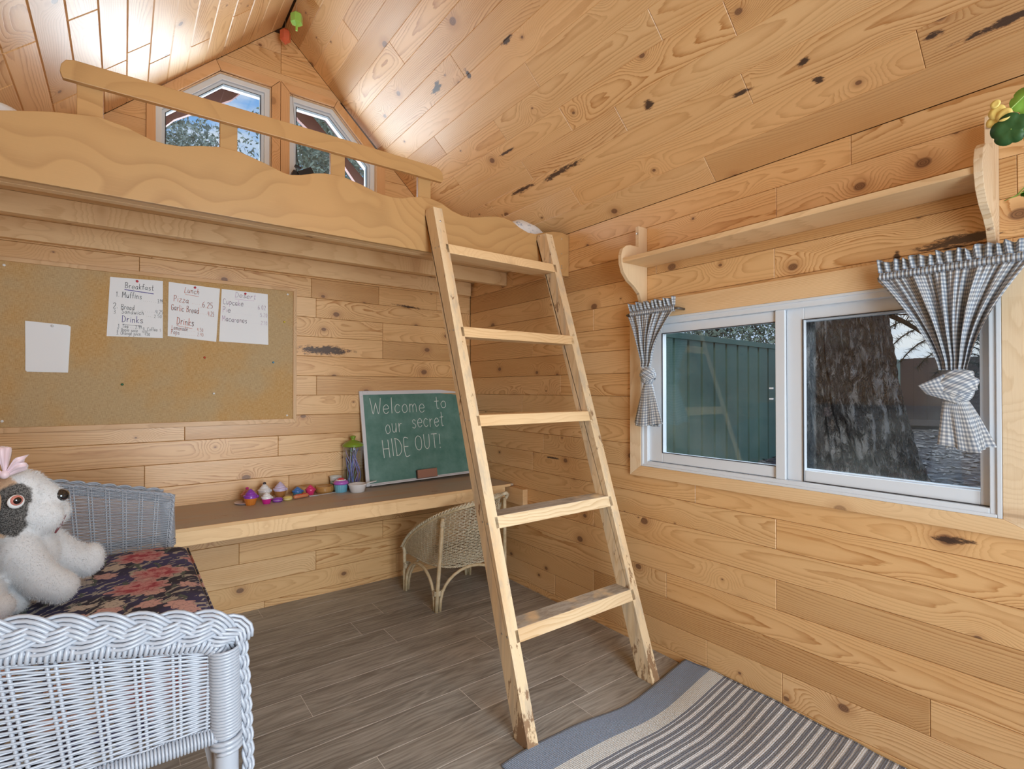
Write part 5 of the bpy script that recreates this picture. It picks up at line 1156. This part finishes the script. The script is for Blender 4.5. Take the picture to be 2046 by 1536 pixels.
M_ROD = plain('rod_metal', (.16, .14, .12), .4, Metallic=.7)
tag(build('curtain_rod', MB().tube([(XR-.020, 1.632, 1.545), (1.903, 1.628, 1.547), (1.896, 1.61, 1.548), (1.896, 1.352, 1.548), (1.905, 1.342, 1.547), (XR-.020, 1.340, 1.545)], .0055, 10), M_ROD, loc=(1.905, 1.49, 1.54), smooth=True), 'short dark curtain rod at the left end of the side window', 'curtain rod')
tag(build('curtain_rod', MB().tube([(XR-.020, .612, 1.545), (1.898, .606, 1.547), (1.889, .60, 1.548), (1.889, .262, 1.548), (1.898, .248, 1.547), (XR-.020, .244, 1.545)], .0055, 10), M_ROD, loc=(1.898, .43, 1.54), smooth=True), 'dark curtain rod inside the ruffle of the wide right curtain', 'curtain rod')
# ================================================================== rug
M_RUG, t = newmat('woven_rug'); uv = t.sep(t.node('ShaderNodeTexCoord').outputs['UV']); u_, v_ = uv[0], uv[1]   # u across, v from the end, metres
vj = t.m('ADD', v_, t.m('MULTIPLY', t.m('SUBTRACT', t.noise(t.xyz(u_, v_, 0), 9, 2, .5), .5), .006))
ph_ = t.m('FRACT', t.m('DIVIDE', t.m('SUBTRACT', vj, .182), .0425))
wf_ = t.m('SINE', t.m('MULTIPLY', u_, 2*PI/.0052)); rowc = t.m('SINE', t.m('MULTIPLY', v_, 2*PI/.0062))
band = t.ramp(ph_, [(0, (.17, .19, .25)), (.13, (.17, .19, .25)), (.16, (.70, .73, .78)), (.22, (.70, .73, .78)), (.25, (.21, .22, .25)), (.50, (.20, .215, .26)), (.53, (.84, .87, .92)), (.78, (.84, .87, .92)), (.81, (.21, .22, .25)), (.97, (.20, .215, .27))], 'CONSTANT')
band = t.mix(t.m('MULTIPLY', t.sm(wf_, -.2, .6), .45), band, (.22, .235, .27))
den = t.mix(t.m('MULTIPLY', t.sm(t.m('MULTIPLY', wf_, rowc), -.3, .5), .7), (.17, .22, .34), (.42, .50, .62))
den = t.mix(t.noise(t.xyz(u_, t.m('MULTIPLY', v_, 6), 0), 12, 3, .6), den, (.25, .31, .42))
crm = t.mix(t.m('MULTIPLY', t.m('GREATER_THAN', t.m('MULTIPLY', wf_, rowc), .25), .6), (.72, .74, .74), (.36, .38, .40))
colr = t.mix(t.m('GREATER_THAN', vj, .120), den, crm); colr = t.mix(t.m('GREATER_THAN', vj, .180), colr, band)
hb = t.m('ADD', t.m('MULTIPLY', t.m('ABSOLUTE', t.m('SINE', t.m('MULTIPLY', v_, PI/.0062))), .6), t.m('MULTIPLY', wf_, .3))
finish(t, colr, .95, hb, .002, .8, Sheen_Weight=.1)
def rug(u, v):
    U = u*1.02; Vv = v*1.75                       # cloth coordinates in metres
    x = .965 + U; lift = 0
    curl_s = .26 + .10*math.exp(-((Vv-.25)/.3)**2)
    if U > 1.02-curl_s: q = (U-(1.02-curl_s))/curl_s; lift = .028*q*q*(1+.3*math.sin(Vv*6)); x -= .012*q*q
    rip = .004*math.sin(Vv*24+U*5)*(U > .4)*min(1, (U-.4)*3)
    y = 1.345 - Vv - .022*math.exp(-((U-.62)/.2)**2)*math.exp(-Vv*2) + .01*math.sin(U*9)*math.exp(-Vv*6)
    return Vector((min(x, XR-.006), y, .0045 + lift + max(0, rip) + .002*math.sin(U*21)*math.exp(-Vv*8)))
rg_ = build('floor_rug', MB().grid(rug, 90, 160, lambda u, v: (u*1.02, v*1.75)), M_RUG, loc=(1.45, .5, 0), smooth=True)
md = rg_.modifiers.new('s', 'SOLIDIFY'); md.thickness = .004; md.offset = -1
tag(rg_, 'blue grey striped cotton rug running up against the right wall', 'rug')
# ================================================================== hanging ornaments on the ridge
M_STR = plain('thin_string', (.35, .28, .2), .7)
def ornament(x, y, z, c, label, h=.11, r=.026, stick=.035):
    m = plain('orn_' + label[:5], c, .25, Coat_Weight=.5, Subsurface_Weight=.2)
    o = thing('hanging_ornament', (x, y, z), label, 'ornament', 'ornaments hung from the ridge')
    build('body', MB().lathe([(.004, z-h*.5), (r, z-h*.28), (r, z+h*.30), (r*.55, z+h*.48), (.003, z+h*.55)], (x, y, 0), 6), m, o)
    build('stick', MB().box((x-.005, y-.004, z-h*.5-stick), (x+.005, y+.004, z-h*.46)), m, o, bevel=.001)
    zr_ = ZA-.012; build('string', MB().tube([(x, y, z+h*.5), (x, y, zr_)], .0009, 5), M_STR, o)
ornament(.705, 2.79, 3.105, (.30, .62, .12), 'lime green six-sided hanging ornament under the ceiling ridge', .072, .030, .022)
ornament(.700, 3.00, 3.130, (.72, .16, .08), 'coral red six-sided hanging ornament below the green one', .080, .028, .004)
# ================================================================== bedding seen over the loft board
M_BED, t = newmat('bedding'); oc = t.node('ShaderNodeTexCoord').outputs['Object']
finish(t, t.mix(t.sm(t.noise(oc, 28, 4, .7), .55, .66), (.80, .81, .84), (.36, .42, .55)), .85, t.noise(oc, 14, 3, .5), .01, .5)
def pillow(c, r, label):
    mb = MB(); 
    def f(u, v):
        a, b = (u-.5)*2, (v-.5)*2; k = (1-abs(a)**2.6)**.5*(1-abs(b)**2.6)**.5 if abs(a) < 1 and abs(b) < 1 else 0
        return k
    mb.grid(lambda u, v: Vector((c[0]+(u-.5)*2*r[0], c[1]+(v-.5)*2*r[1], c[2]+r[2]*f(u, v)+.006*math.sin(u*11)*math.cos(v*9)*f(u, v))), 24, 20)
    mb.grid(lambda u, v: Vector((c[0]+(.5-u)*2*r[0], c[1]+(v-.5)*2*r[1], c[2]-r[2]*.8*f(u, v))), 24, 20)
    o = build('pillow', mb, M_BED, loc=c, smooth=True); return tag(o, label, 'pillow', 'pillows on the loft')
pillow((1.765, 2.27, 2.036), (.125, .085, .092), 'blue and white pillow peeping over the right end of the loft board')
pillow((-.365, 2.29, 2.030), (.12, .10, .075), 'white pillow peeping over the far left of the loft board')
# ================================================================== black clip lamp on the loft window sill
cl_ = thing('clip_lamp', (.80, 3.04, 2.39), 'black clip lamp in front of the right gable window', 'lamp')
def rbox(mb, c, s_, R): return mb.box((-s_[0]/2, -s_[1]/2, -s_[2]/2), (s_[0]/2, s_[1]/2, s_[2]/2), Matrix.Translation(c) @ R.to_4x4())
RR = Matrix.Rotation(-.55, 3, 'Y')
build('head', rbox(MB(), (.800, 2.985, 2.392), (.085, .06, .042), RR), M_BLACK, cl_, bevel=.004)
build('bracket', rbox(MB(), (.765, 2.99, 2.425), (.035, .02, .012), Matrix.Rotation(.3, 3, 'Y')), M_BLACK, cl_, bevel=.002)
build('arm', MB().tube([(.77, 2.99, 2.43), (.765, 3.0, 2.47), (.760, 3.02, 2.60), (.755, 3.07, 2.86)], [.004, .0015, .001, .001], 6), M_BLACK, cl_, smooth=True)
build('clamp', rbox(MB(), (.755, 2.99, 2.375), (.05, .05, .035), Matrix.Rotation(.35, 3, 'Y')), M_BLACK, cl_, bevel=.004)
build('stand', MB().tube([(.76, 3.02, 2.37), (.76, 3.055, 2.30), (.76, 3.07, 2.27)], .005, 8), M_BLACK, cl_, smooth=True)
# ================================================================== hanging plant at the right edge
M_LEAF, t = newmat('leaf_green'); oc = t.node('ShaderNodeTexCoord').outputs['Object']; rn = t.node('ShaderNodeObjectInfo').outputs['Random']
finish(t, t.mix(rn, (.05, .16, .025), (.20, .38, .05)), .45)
M_STEM = plain('stem_green', (.30, .45, .10), .5); M_PET = plain('yellow_petal', (.85, .66, .20), .5)
pot = thing('hanging_plant', (1.48, .02, 1.82), 'trailing green plant with round lobed leaves and a yellow bloom by the shelf', 'plant')
build('pot', MB().lathe([(.055, 1.74), (.075, 1.86), (.080, 1.865), (.072, 1.86), (.05, 1.75), (.001, 1.745)], (1.48, .02, 0), 28), plain('terracotta', (.42, .19, .10), .8), pot, smooth=True)
build('soil', MB().lathe([(.07, 1.845), (.001, 1.85)], (1.48, .02, 0), 20), plain('soil', (.04, .03, .02), .95), pot)
build('hanger', MB().tube([(1.48-.075, .02, 1.86), (1.48, .02, 2.2), (1.48+.075, .02, 1.86)], .0015, 5), M_STR, pot); build('hanger', MB().tube([(1.48, .02, 2.2), (1.48, .02, 2.49)], .0015, 5), M_STR, pot)
def leaf(c, nrm, up, r, mat, name='leaf', lob=5, notch=.35):
    nrm = Vector(nrm).normalized(); up = Vector(up); up = (up-nrm*up.dot(nrm)).normalized(); sd_ = up.cross(nrm); n = 40; vs = [Vector(c) - nrm*r*.12]; 
    for ring_ in (.5, 1.0):
        for k in range(n):
            a = 2*PI*k/n; rr_ = r*ring_*(1 + (.16 if ring_ == 1 else .03)*(abs(math.sin(a*lob/2+.4))**.5-.5) - (notch*math.exp(-((a-PI*1.5)/.25)**2) if ring_ == 1 else 0))
            vs.append(Vector(c) + (sd_*math.cos(a) + up*math.sin(a))*rr_ + nrm*(r*.03*math.sin(a*lob)*ring_))
    fs = [(0, 1+k, 1+(k+1) % n) for k in range(n)] + [(1+k, 1+n+k, 1+n+(k+1) % n, 1+(k+1) % n) for k in range(n)]
    return build(name, MB().add(vs, fs), mat, pot, smooth=True, solid=.0008, loc=c)
rr = random.Random(11)
def tw(x, y, z): return V3((x, y, z))
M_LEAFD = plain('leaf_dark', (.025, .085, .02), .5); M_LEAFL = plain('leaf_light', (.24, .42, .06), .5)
for k_, (y, z, r, nx, up_) in enumerate(((.206, 1.800, .036, (-.85, -.45, .3), (0, .3, 1)), (.236, 1.742, .030, (-.95, .05, -.25), (0, .9, .4)), (.190, 1.735, .032, (-.8, -.4, .4), (0, -.2, 1)), (.166, 1.768, .042, (-.9, -.2, .1), (.2, -.6, 1)), (.172, 1.690, .032, (-.9, .3, .2), (0, .4, -1)), (.190, 1.618, .036, (-.55, .35, .75), (.4, 1, .1)), (.232, 1.606, .018, (-.3, .3, .9), (.3, 1, 0)), (.150, 1.640, .034, (-.9, 0, .3), (0, .2, 1)), (.13, 1.72, .04, (-.9, .2, .3), (0, -.5, 1)), (.15, 1.83, .036, (-.8, .2, .5), (0, .5, 1)), (.10, 1.80, .04, (-.7, .2, .6), (.1, .2, 1)), (.06, 1.86, .045, (-.5, .1, .9), (.2, .6, .5)), (.01, 1.88, .045, (-.4, -.2, .9), (1, .1, .5)))):
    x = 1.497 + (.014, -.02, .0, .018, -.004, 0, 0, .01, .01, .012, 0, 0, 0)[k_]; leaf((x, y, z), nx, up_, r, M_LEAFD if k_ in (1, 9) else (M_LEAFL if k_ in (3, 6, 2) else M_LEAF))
    build('stem', MB().tube([(1.48, .03, 1.86), (1.52, y*.55, 1.89), (x+.03, y*.85, z+.05), (x+.003, y, z)], .0014, 6), M_STEM, pot, smooth=True)
for (y, z, r, dx_) in ((.258, 1.803, .0085, 0), (.256, 1.786, .014, .002), (.262, 1.768, .012, .004), (.244, 1.774, .013, -.002), (.205, 1.706, .008, -.02)):
    leaf((1.474+dx_, y, z), (-.9, .15, .1), (0, .2, 1), r, M_PET, 'petal', 1, 0)
build('stem', MB().tube([(1.48, .03, 1.86), (1.51, .15, 1.88), (1.49, .225, 1.80), (1.478, .246, 1.775)], .0014, 6), M_STEM, pot, smooth=True)
# ================================================================== outside the side window
M_BARK, t = newmat('bark'); oc = t.node('ShaderNodeTexCoord').outputs['Object']
dv_ = t.vm('MULTIPLY', t.vm('SUBTRACT', t.noise(oc, 4, 3, .6, 'Color'), (.5, .5, .5)), (.10, .10, .10))
q1 = t.noise(t.vm('MULTIPLY', t.vm('ADD', oc, dv_), (13, 13, 3.2)), 1.0, 5, .68); rdg = t.m('ABSOLUTE', t.m('SUBTRACT', t.m('MULTIPLY', q1, 2.), 1.))
q2 = t.noise(t.vm('MULTIPLY', oc, (60, 60, 32)), 1.0, 5, .75)
hh_ = t.m('ADD', t.sm(rdg, .0, .26), t.m('MULTIPLY', q2, .7))
col = t.ramp(t.m('MULTIPLY', hh_, .62), [(.12, (.022, .019, .018)), (.45, (.17, .155, .145)), (.68, (.30, .285, .27)), (.95, (.46, .44, .43))])
finish(t, col, .9, hh_, .035, 1.0)
def tang(px, d): return V3((math.cos(0), 0, 0))
def outp(px, depth, z):                    # horizontal bearing (degrees right of the y axis) via image column, distance along the lens axis
    X = (px-1023)/1034.6*depth; return V3((.8*X+.6*depth, -.6*X+.8*depth, z))
tree = thing('spruce_tree', outp(1740, 2.95, .45), 'large rough barked spruce trunk close outside the side window', 'tree')
tp = [(1760, .40, .30), (1740, .60, .27), (1716, .85, .235), (1700, 1.1, .222), (1690, 1.35, .215), (1676, 1.7, .21), (1665, 2.3, .20), (1655, 3.2, .18), (1650, 4.5, .14)]
mb = MB(); n = 190; TP = [(outp(a, 2.95, z), r) for a, z, r in tp]; ctr = []
M_ = 210
for j in range(M_+1):
    k = j/M_*(len(TP)-1); k = min(k*1.0, len(TP)-1.0001); i = int(k); f = k-i; f2 = f*f*(3-2*f)*.3+f*.7; c = TP[i][0].lerp(TP[i+1][0], f2); r = TP[i][1]*(1-f2)+TP[i+1][1]*f2
    for q in range(n):
        a = 2*PI*q/n; dv = Vector((math.cos(a)*2.2, math.sin(a)*2.2, c.z*1.3)); rg1 = abs(noise.noise(Vector((math.cos(a)*4.2+dv.z*.25, math.sin(a)*4.2, c.z*1.5)))); rg2 = abs(noise.noise(Vector((math.cos(a)*9+3, math.sin(a)*9, c.z*3.2)))); h = noise.noise(dv*1.3)*.03 + .030*min(1, rg1*5) + .016*min(1, rg2*5) + .010*noise.noise(Vector((math.cos(a)*26, math.sin(a)*26, c.z*20)))
        fl_ = max(0, .75-c.z)*.35*(.5+.5*math.sin(a*3+1)); mb.v.append(tuple(c + V3((math.cos(a), math.sin(a), 0))*(r*(1-.10)+h+fl_*.5)))
for j in range(M_):
    for q in range(n): mb.f.append((j*n+q, j*n+(q+1) % n, (j+1)*n+(q+1) % n, (j+1)*n+q))
build('trunk', mb, M_BARK, tree, smooth=True)
M_NEED = plain('needles', (.035, .060, .035), .8); M_DBARK = plain('dark_branch', (.06, .05, .045), .9)
def spruce_branch(p, d, L_, seed, mbn, mbb):
    rr = random.Random(seed); p = Vector(p); d = Vector(d).normalized(); pts = [p + d*L_*i/8 + V3((0, 0, -.25*L_*(i/8)**2)) for i in range(9)]; mbb.tube(pts, [.018*(1-i/10) for i in range(9)], 5)
    for i in range(1, 9):
        for s_ in (-1, 1):
            q = pts[i]; sd_ = d.cross(V3((0, 0, 1))).normalized()*s_; l2 = L_*.42*(1-i/11); tw_ = [q + (sd_*.8+d*.5)*l2*k/5 + V3((0, 0, -.35*l2*(k/5)**2)) for k in range(6)]; mbb.tube(tw_, .004, 3)
            for k in range(1, 6):
                for _ in range(26):
                    b = tw_[k-1].lerp(tw_[k], rr.random()); dv = Vector((rr.gauss(0, 1), rr.gauss(0, 1), rr.gauss(-.3, 1))).normalized()*rr.uniform(.03, .06); w_ = dv.orthogonal().normalized()*.0022
                    mbn.add([b-w_, b+w_, b+dv], [(0, 1, 2)])
mbn, mbb = MB(), MB()
for i, (px, z, an, L_) in enumerate(((1750, 1.86, -.62, 1.5), (1750, 1.74, -.95, 1.3), (1745, 1.95, -.35, 1.4), (1745, 1.66, -.2, 1.2), (1680, 2.15, -.5, 1.5), (1690, 1.95, -1.1, 1.4), (1670, 2.4, -.2, 1.6), (1690, 2.0, -.8, 1.7), (1660, 2.3, 2.4, 1.3), (1670, 2.6, 1.8, 1.4), (1680, 2.25, -1.6, 1.3))):
    spruce_branch(outp(px, 2.95, z), (math.cos(an), math.sin(an), -.12), L_, i, mbn, mbb)
build('branch', mbb, M_DBARK, tree); build('needles', mbn, M_NEED, tree, kind='stuff')
# ground
M_GND, t = newmat('litter_ground'); oc = t.node('ShaderNodeTexCoord').outputs['Object']
finish(t, t.ramp(t.m('ADD', t.m('MULTIPLY', t.noise(oc, 12, 9, .8), .8), .1), [(.35, (.05, .04, .035)), (.52, (.20, .165, .145)), (.70, (.50, .45, .40))]), .95, t.noise(oc, 40, 4, .7), .02, .8)
def gz(x, y): return .42 + .035*max(0, min(8, x-2.2)) + .03*noise.noise(V3((x*1.3, y*1.3, 0)))
gm = MB().grid(lambda u, v: V3((2.08+u*13, -9+v*22, gz(2.08+u*13, -9+v*22))), 60, 90)
go = build('ground', gm, M_GND, loc=(2.08, 0, .42), smooth=True); go['kind'] = 'structure'; WL[go.name] = V3((0, 0, 0))
rg = np.random.RandomState(9); nl_ = 9000; X_ = rg.uniform(2.3, 8.5, nl_); Y_ = rg.uniform(-3.0, 3.0, nl_); mb = MB()
for i in range(nl_):
    x, y = X_[i], Y_[i]; a = rg.uniform(0, 6.28); l_ = rg.uniform(.02, .06); w_ = rg.uniform(.006, .018); z = gz(x, y) + .012; d1 = V3((math.cos(a), math.sin(a), rg.uniform(-.2, .2)))*l_; d2 = V3((-math.sin(a), math.cos(a), rg.uniform(-.4, .4)))*w_; c = V3((x, y, z))
    mb.add([c-d1, c+d2, c+d1, c-d2], [(0, 1, 2, 3)])
lt = build('leaf_litter', mb, plain('dry_leaf', (.42, .36, .30), .9), loc=(3, 0, .45)); tag(lt, 'dry leaf and cone litter strewn over the ground outside', 'leaf litter'); lt['kind'] = 'stuff'
# green ribbed metal fence, panel by panel
M_GF, t = newmat('green_metal'); oc = t.node('ShaderNodeTexCoord').outputs['Object']
finish(t, t.mix(t.noise(oc, 6, 3, .6), (.105, .20, .15), (.17, .28, .22)), .5)
gf = thing('metal_fence', outp(1371, 4.15, .5), 'green ribbed metal fence receding beyond the side window', 'fence')
A0 = outp(1371, 4.15, 0); A1 = outp(1785, 7.66, 0); dv = (A1-A0).normalized(); nv = V3((-dv.y, dv.x, 0)); 
if nv.dot(A0) > 0: nv = -nv
for i in range(-4, 31):
    p = A0 + dv*.2*i; z0, z1 = .38, 1.60
    q = [p + dv*.010, p + dv*.016+nv*.022, p + dv*.184+nv*.022, p + dv*.190]
    build('sheet', MB().add([v + V3((0, 0, z)) for z in (z0, z1) for v in q], [(0,3,2,1),(4,5,6,7),(0,1,5,4),(1,2,6,5),(2,3,7,6),(3,0,4,7)]), M_GF, gf)
qq = A0 + dv*(-.8); q2 = A0+dv*6.2
build('back_rib', MB().add([v + V3((0, 0, z)) for z in (.38, 1.6) for v in (qq-nv*.01, qq-nv*.002, q2-nv*.002, q2-nv*.01)], [(0,3,2,1),(4,5,6,7),(0,1,5,4),(1,2,6,5),(2,3,7,6),(3,0,4,7)]), plain('green_dark', (.012, .03, .024), .8), gf)
build('top_cap', MB().add([v + V3((0, 0, z)) for z in (1.595, 1.64) for v in (qq-nv*.03, qq+nv*.03, q2+nv*.03, q2-nv*.03)], [(0,3,2,1),(4,5,6,7),(0,1,5,4),(1,2,6,5),(2,3,7,6),(3,0,4,7)]), M_GF, gf)
# brown board fence farther right
M_BF = plain('brown_fence', (.075, .052, .046), .8); M_BFL = plain('brown_fence_rail', (.12, .088, .078), .8)
bf = thing('board_fence', outp(1900, 6.9, .6), 'dark brown board fence standing behind the spruce trunk', 'fence')
B0 = outp(1800, 7.2, 0); B1 = outp(2130, 6.4, 0); db = (B1-B0).normalized(); nb_ = V3((-db.y, db.x, 0)); nb_ = -nb_ if nb_.dot(B0) > 0 else nb_
nbd = int((B1-B0).length/.145)+1
for i in range(nbd):
    p = B0 + db*.145*i
    build('board', MB().add([v + V3((0, 0, z)) for z in (.45, 1.62+.004*(i % 3)) for v in (p, p+nb_*.018, p+db*.1435+nb_*.018, p+db*.1435)], [(0,3,2,1),(4,5,6,7),(0,1,5,4),(1,2,6,5),(2,3,7,6),(3,0,4,7)]), M_BF, bf)
build('rail', MB().add([v + V3((0, 0, z)) for z in (.70, .78) for v in (B0+nb_*.02, B0+nb_*.06, B0+db*.145*nbd+nb_*.06, B0+db*.145*nbd+nb_*.02)], [(0,3,2,1),(4,5,6,7),(0,1,5,4),(1,2,6,5),(2,3,7,6),(3,0,4,7)]), M_BFL, bf)
# ------------------------------------------------------------------ trees behind
M_LF = plain('tree_leaf', (.30, .36, .26), .5); M_LF2 = plain('tree_leaf_grey', (.38, .43, .34), .5)
def tree_at(x, y, z0, h, R, nleaf, seed, label, mat, trunk_r=.16, zc=None, ls=.07):
    rg = np.random.RandomState(seed); rr = random.Random(seed); o = thing('leafy_tree', (x, y, z0), label, 'tree', 'trees in the garden')
    build('trunk', MB().tube([(x, y, z0), (x+.05, y, z0+h*.3), (x-.05, y+.05, z0+h*.7), (x, y, z0+h*.95)], [trunk_r, trunk_r*.8, trunk_r*.4, .02], 10), M_DBARK, o, smooth=True)
    mb = MB(); cc = []
    for i in range(34):
        a = rr.uniform(0, 2*PI); e = rr.uniform(-.5, 1.0); q = V3((x + R*.8*math.cos(a)*math.cos(e), y + R*.8*math.sin(a)*math.cos(e), z0 + (zc or h*.65) + R*1.0*math.sin(e))); cc.append(q)
        mb.tube([(x, y, z0+h*(.25+.5*rr.random())), (q*.6 + V3((x, y, z0+h*.6))*.4), q], [.03, .018, .006], 4)
    build('branches', mb, M_DBARK, o, kind='stuff')
    C_ = np.array([tuple(q) for q in cc]); ix = rg.randint(0, len(cc), nleaf); P = C_[ix] + rg.normal(0, R*.22, (nleaf, 3)); A = rg.normal(0, 1, (nleaf, 3)); A /= np.linalg.norm(A, axis=1)[:, None]; B = np.cross(A, rg.normal(0, 1, (nleaf, 3))); B /= np.linalg.norm(B, axis=1)[:, None]
    s_ = rg.uniform(ls*.6, ls, nleaf)[:, None]; V = np.stack([P-A*s_, P+B*s_*.4, P+A*s_, P-B*s_*.4], 1).reshape(-1, 3)
    mb = MB(); mb.v = V.tolist(); mb.f = [(4*i, 4*i+1, 4*i+2, 4*i+3) for i in range(nleaf)]
    build('leaves', mb, mat, o, kind='stuff')
tree_at(.35, 8.6, 0, 5.2, 1.15, 22000, 1, 'grey green leafy tree beyond the left gable window', M_LF2, zc=3.65, ls=.045)
tree_at(3.5, 8.6, 0, 6.6, 1.5, 26000, 2, 'leafy tree beyond the right gable window', M_LF, zc=4.6, ls=.05)
tree_at(9.6, 6.0, .6, 5.0, 1.9, 22000, 5, 'leafy tree rising behind the green fence', M_LF, zc=1.9, ls=.06)
tree_at(11.8, -1.4, .6, 5.0, 2.0, 18000, 6, 'leafy tree rising behind the brown fence', M_LF2, zc=1.9, ls=.06)
# eaves outside the gable: red barge boards under the overhanging roof
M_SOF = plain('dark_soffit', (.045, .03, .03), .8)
eave = thing('gable_eave', (XA, YB+.45, 2.9), 'red painted barge boards of the roof overhang outside the gable windows', 'eave')
for sg in (-1, 1):
    e0 = V3((XA, YB+.40, ZA+.02)); e1 = V3((XA+sg*1.55, YB+.40, ZA+.02-1.55*SL))
    d_ = (e1-e0).normalized(); n_ = V3((-d_.z*sg, 0, d_.x*sg)); n_ = n_ if n_.z < 0 else -n_
    P = [e0 + n_*.0, e1 + n_*.0, e1+n_*.05]
    for q in range(12, -1, -1): f = q/12; P.append(e0.lerp(e1, f) + n_*(.05 + .045*math.sin(f*PI*3)**2))
    mb = MB(); m_ = len(P); mb.v = [tuple(p) for p in P] + [tuple(p + V3((0, .03, 0))) for p in P]; mb.f = [tuple(range(m_)), tuple(range(m_, 2*m_))[::-1]] + [(i, m_+i, m_+(i+1) % m_, (i+1) % m_) for i in range(m_)]
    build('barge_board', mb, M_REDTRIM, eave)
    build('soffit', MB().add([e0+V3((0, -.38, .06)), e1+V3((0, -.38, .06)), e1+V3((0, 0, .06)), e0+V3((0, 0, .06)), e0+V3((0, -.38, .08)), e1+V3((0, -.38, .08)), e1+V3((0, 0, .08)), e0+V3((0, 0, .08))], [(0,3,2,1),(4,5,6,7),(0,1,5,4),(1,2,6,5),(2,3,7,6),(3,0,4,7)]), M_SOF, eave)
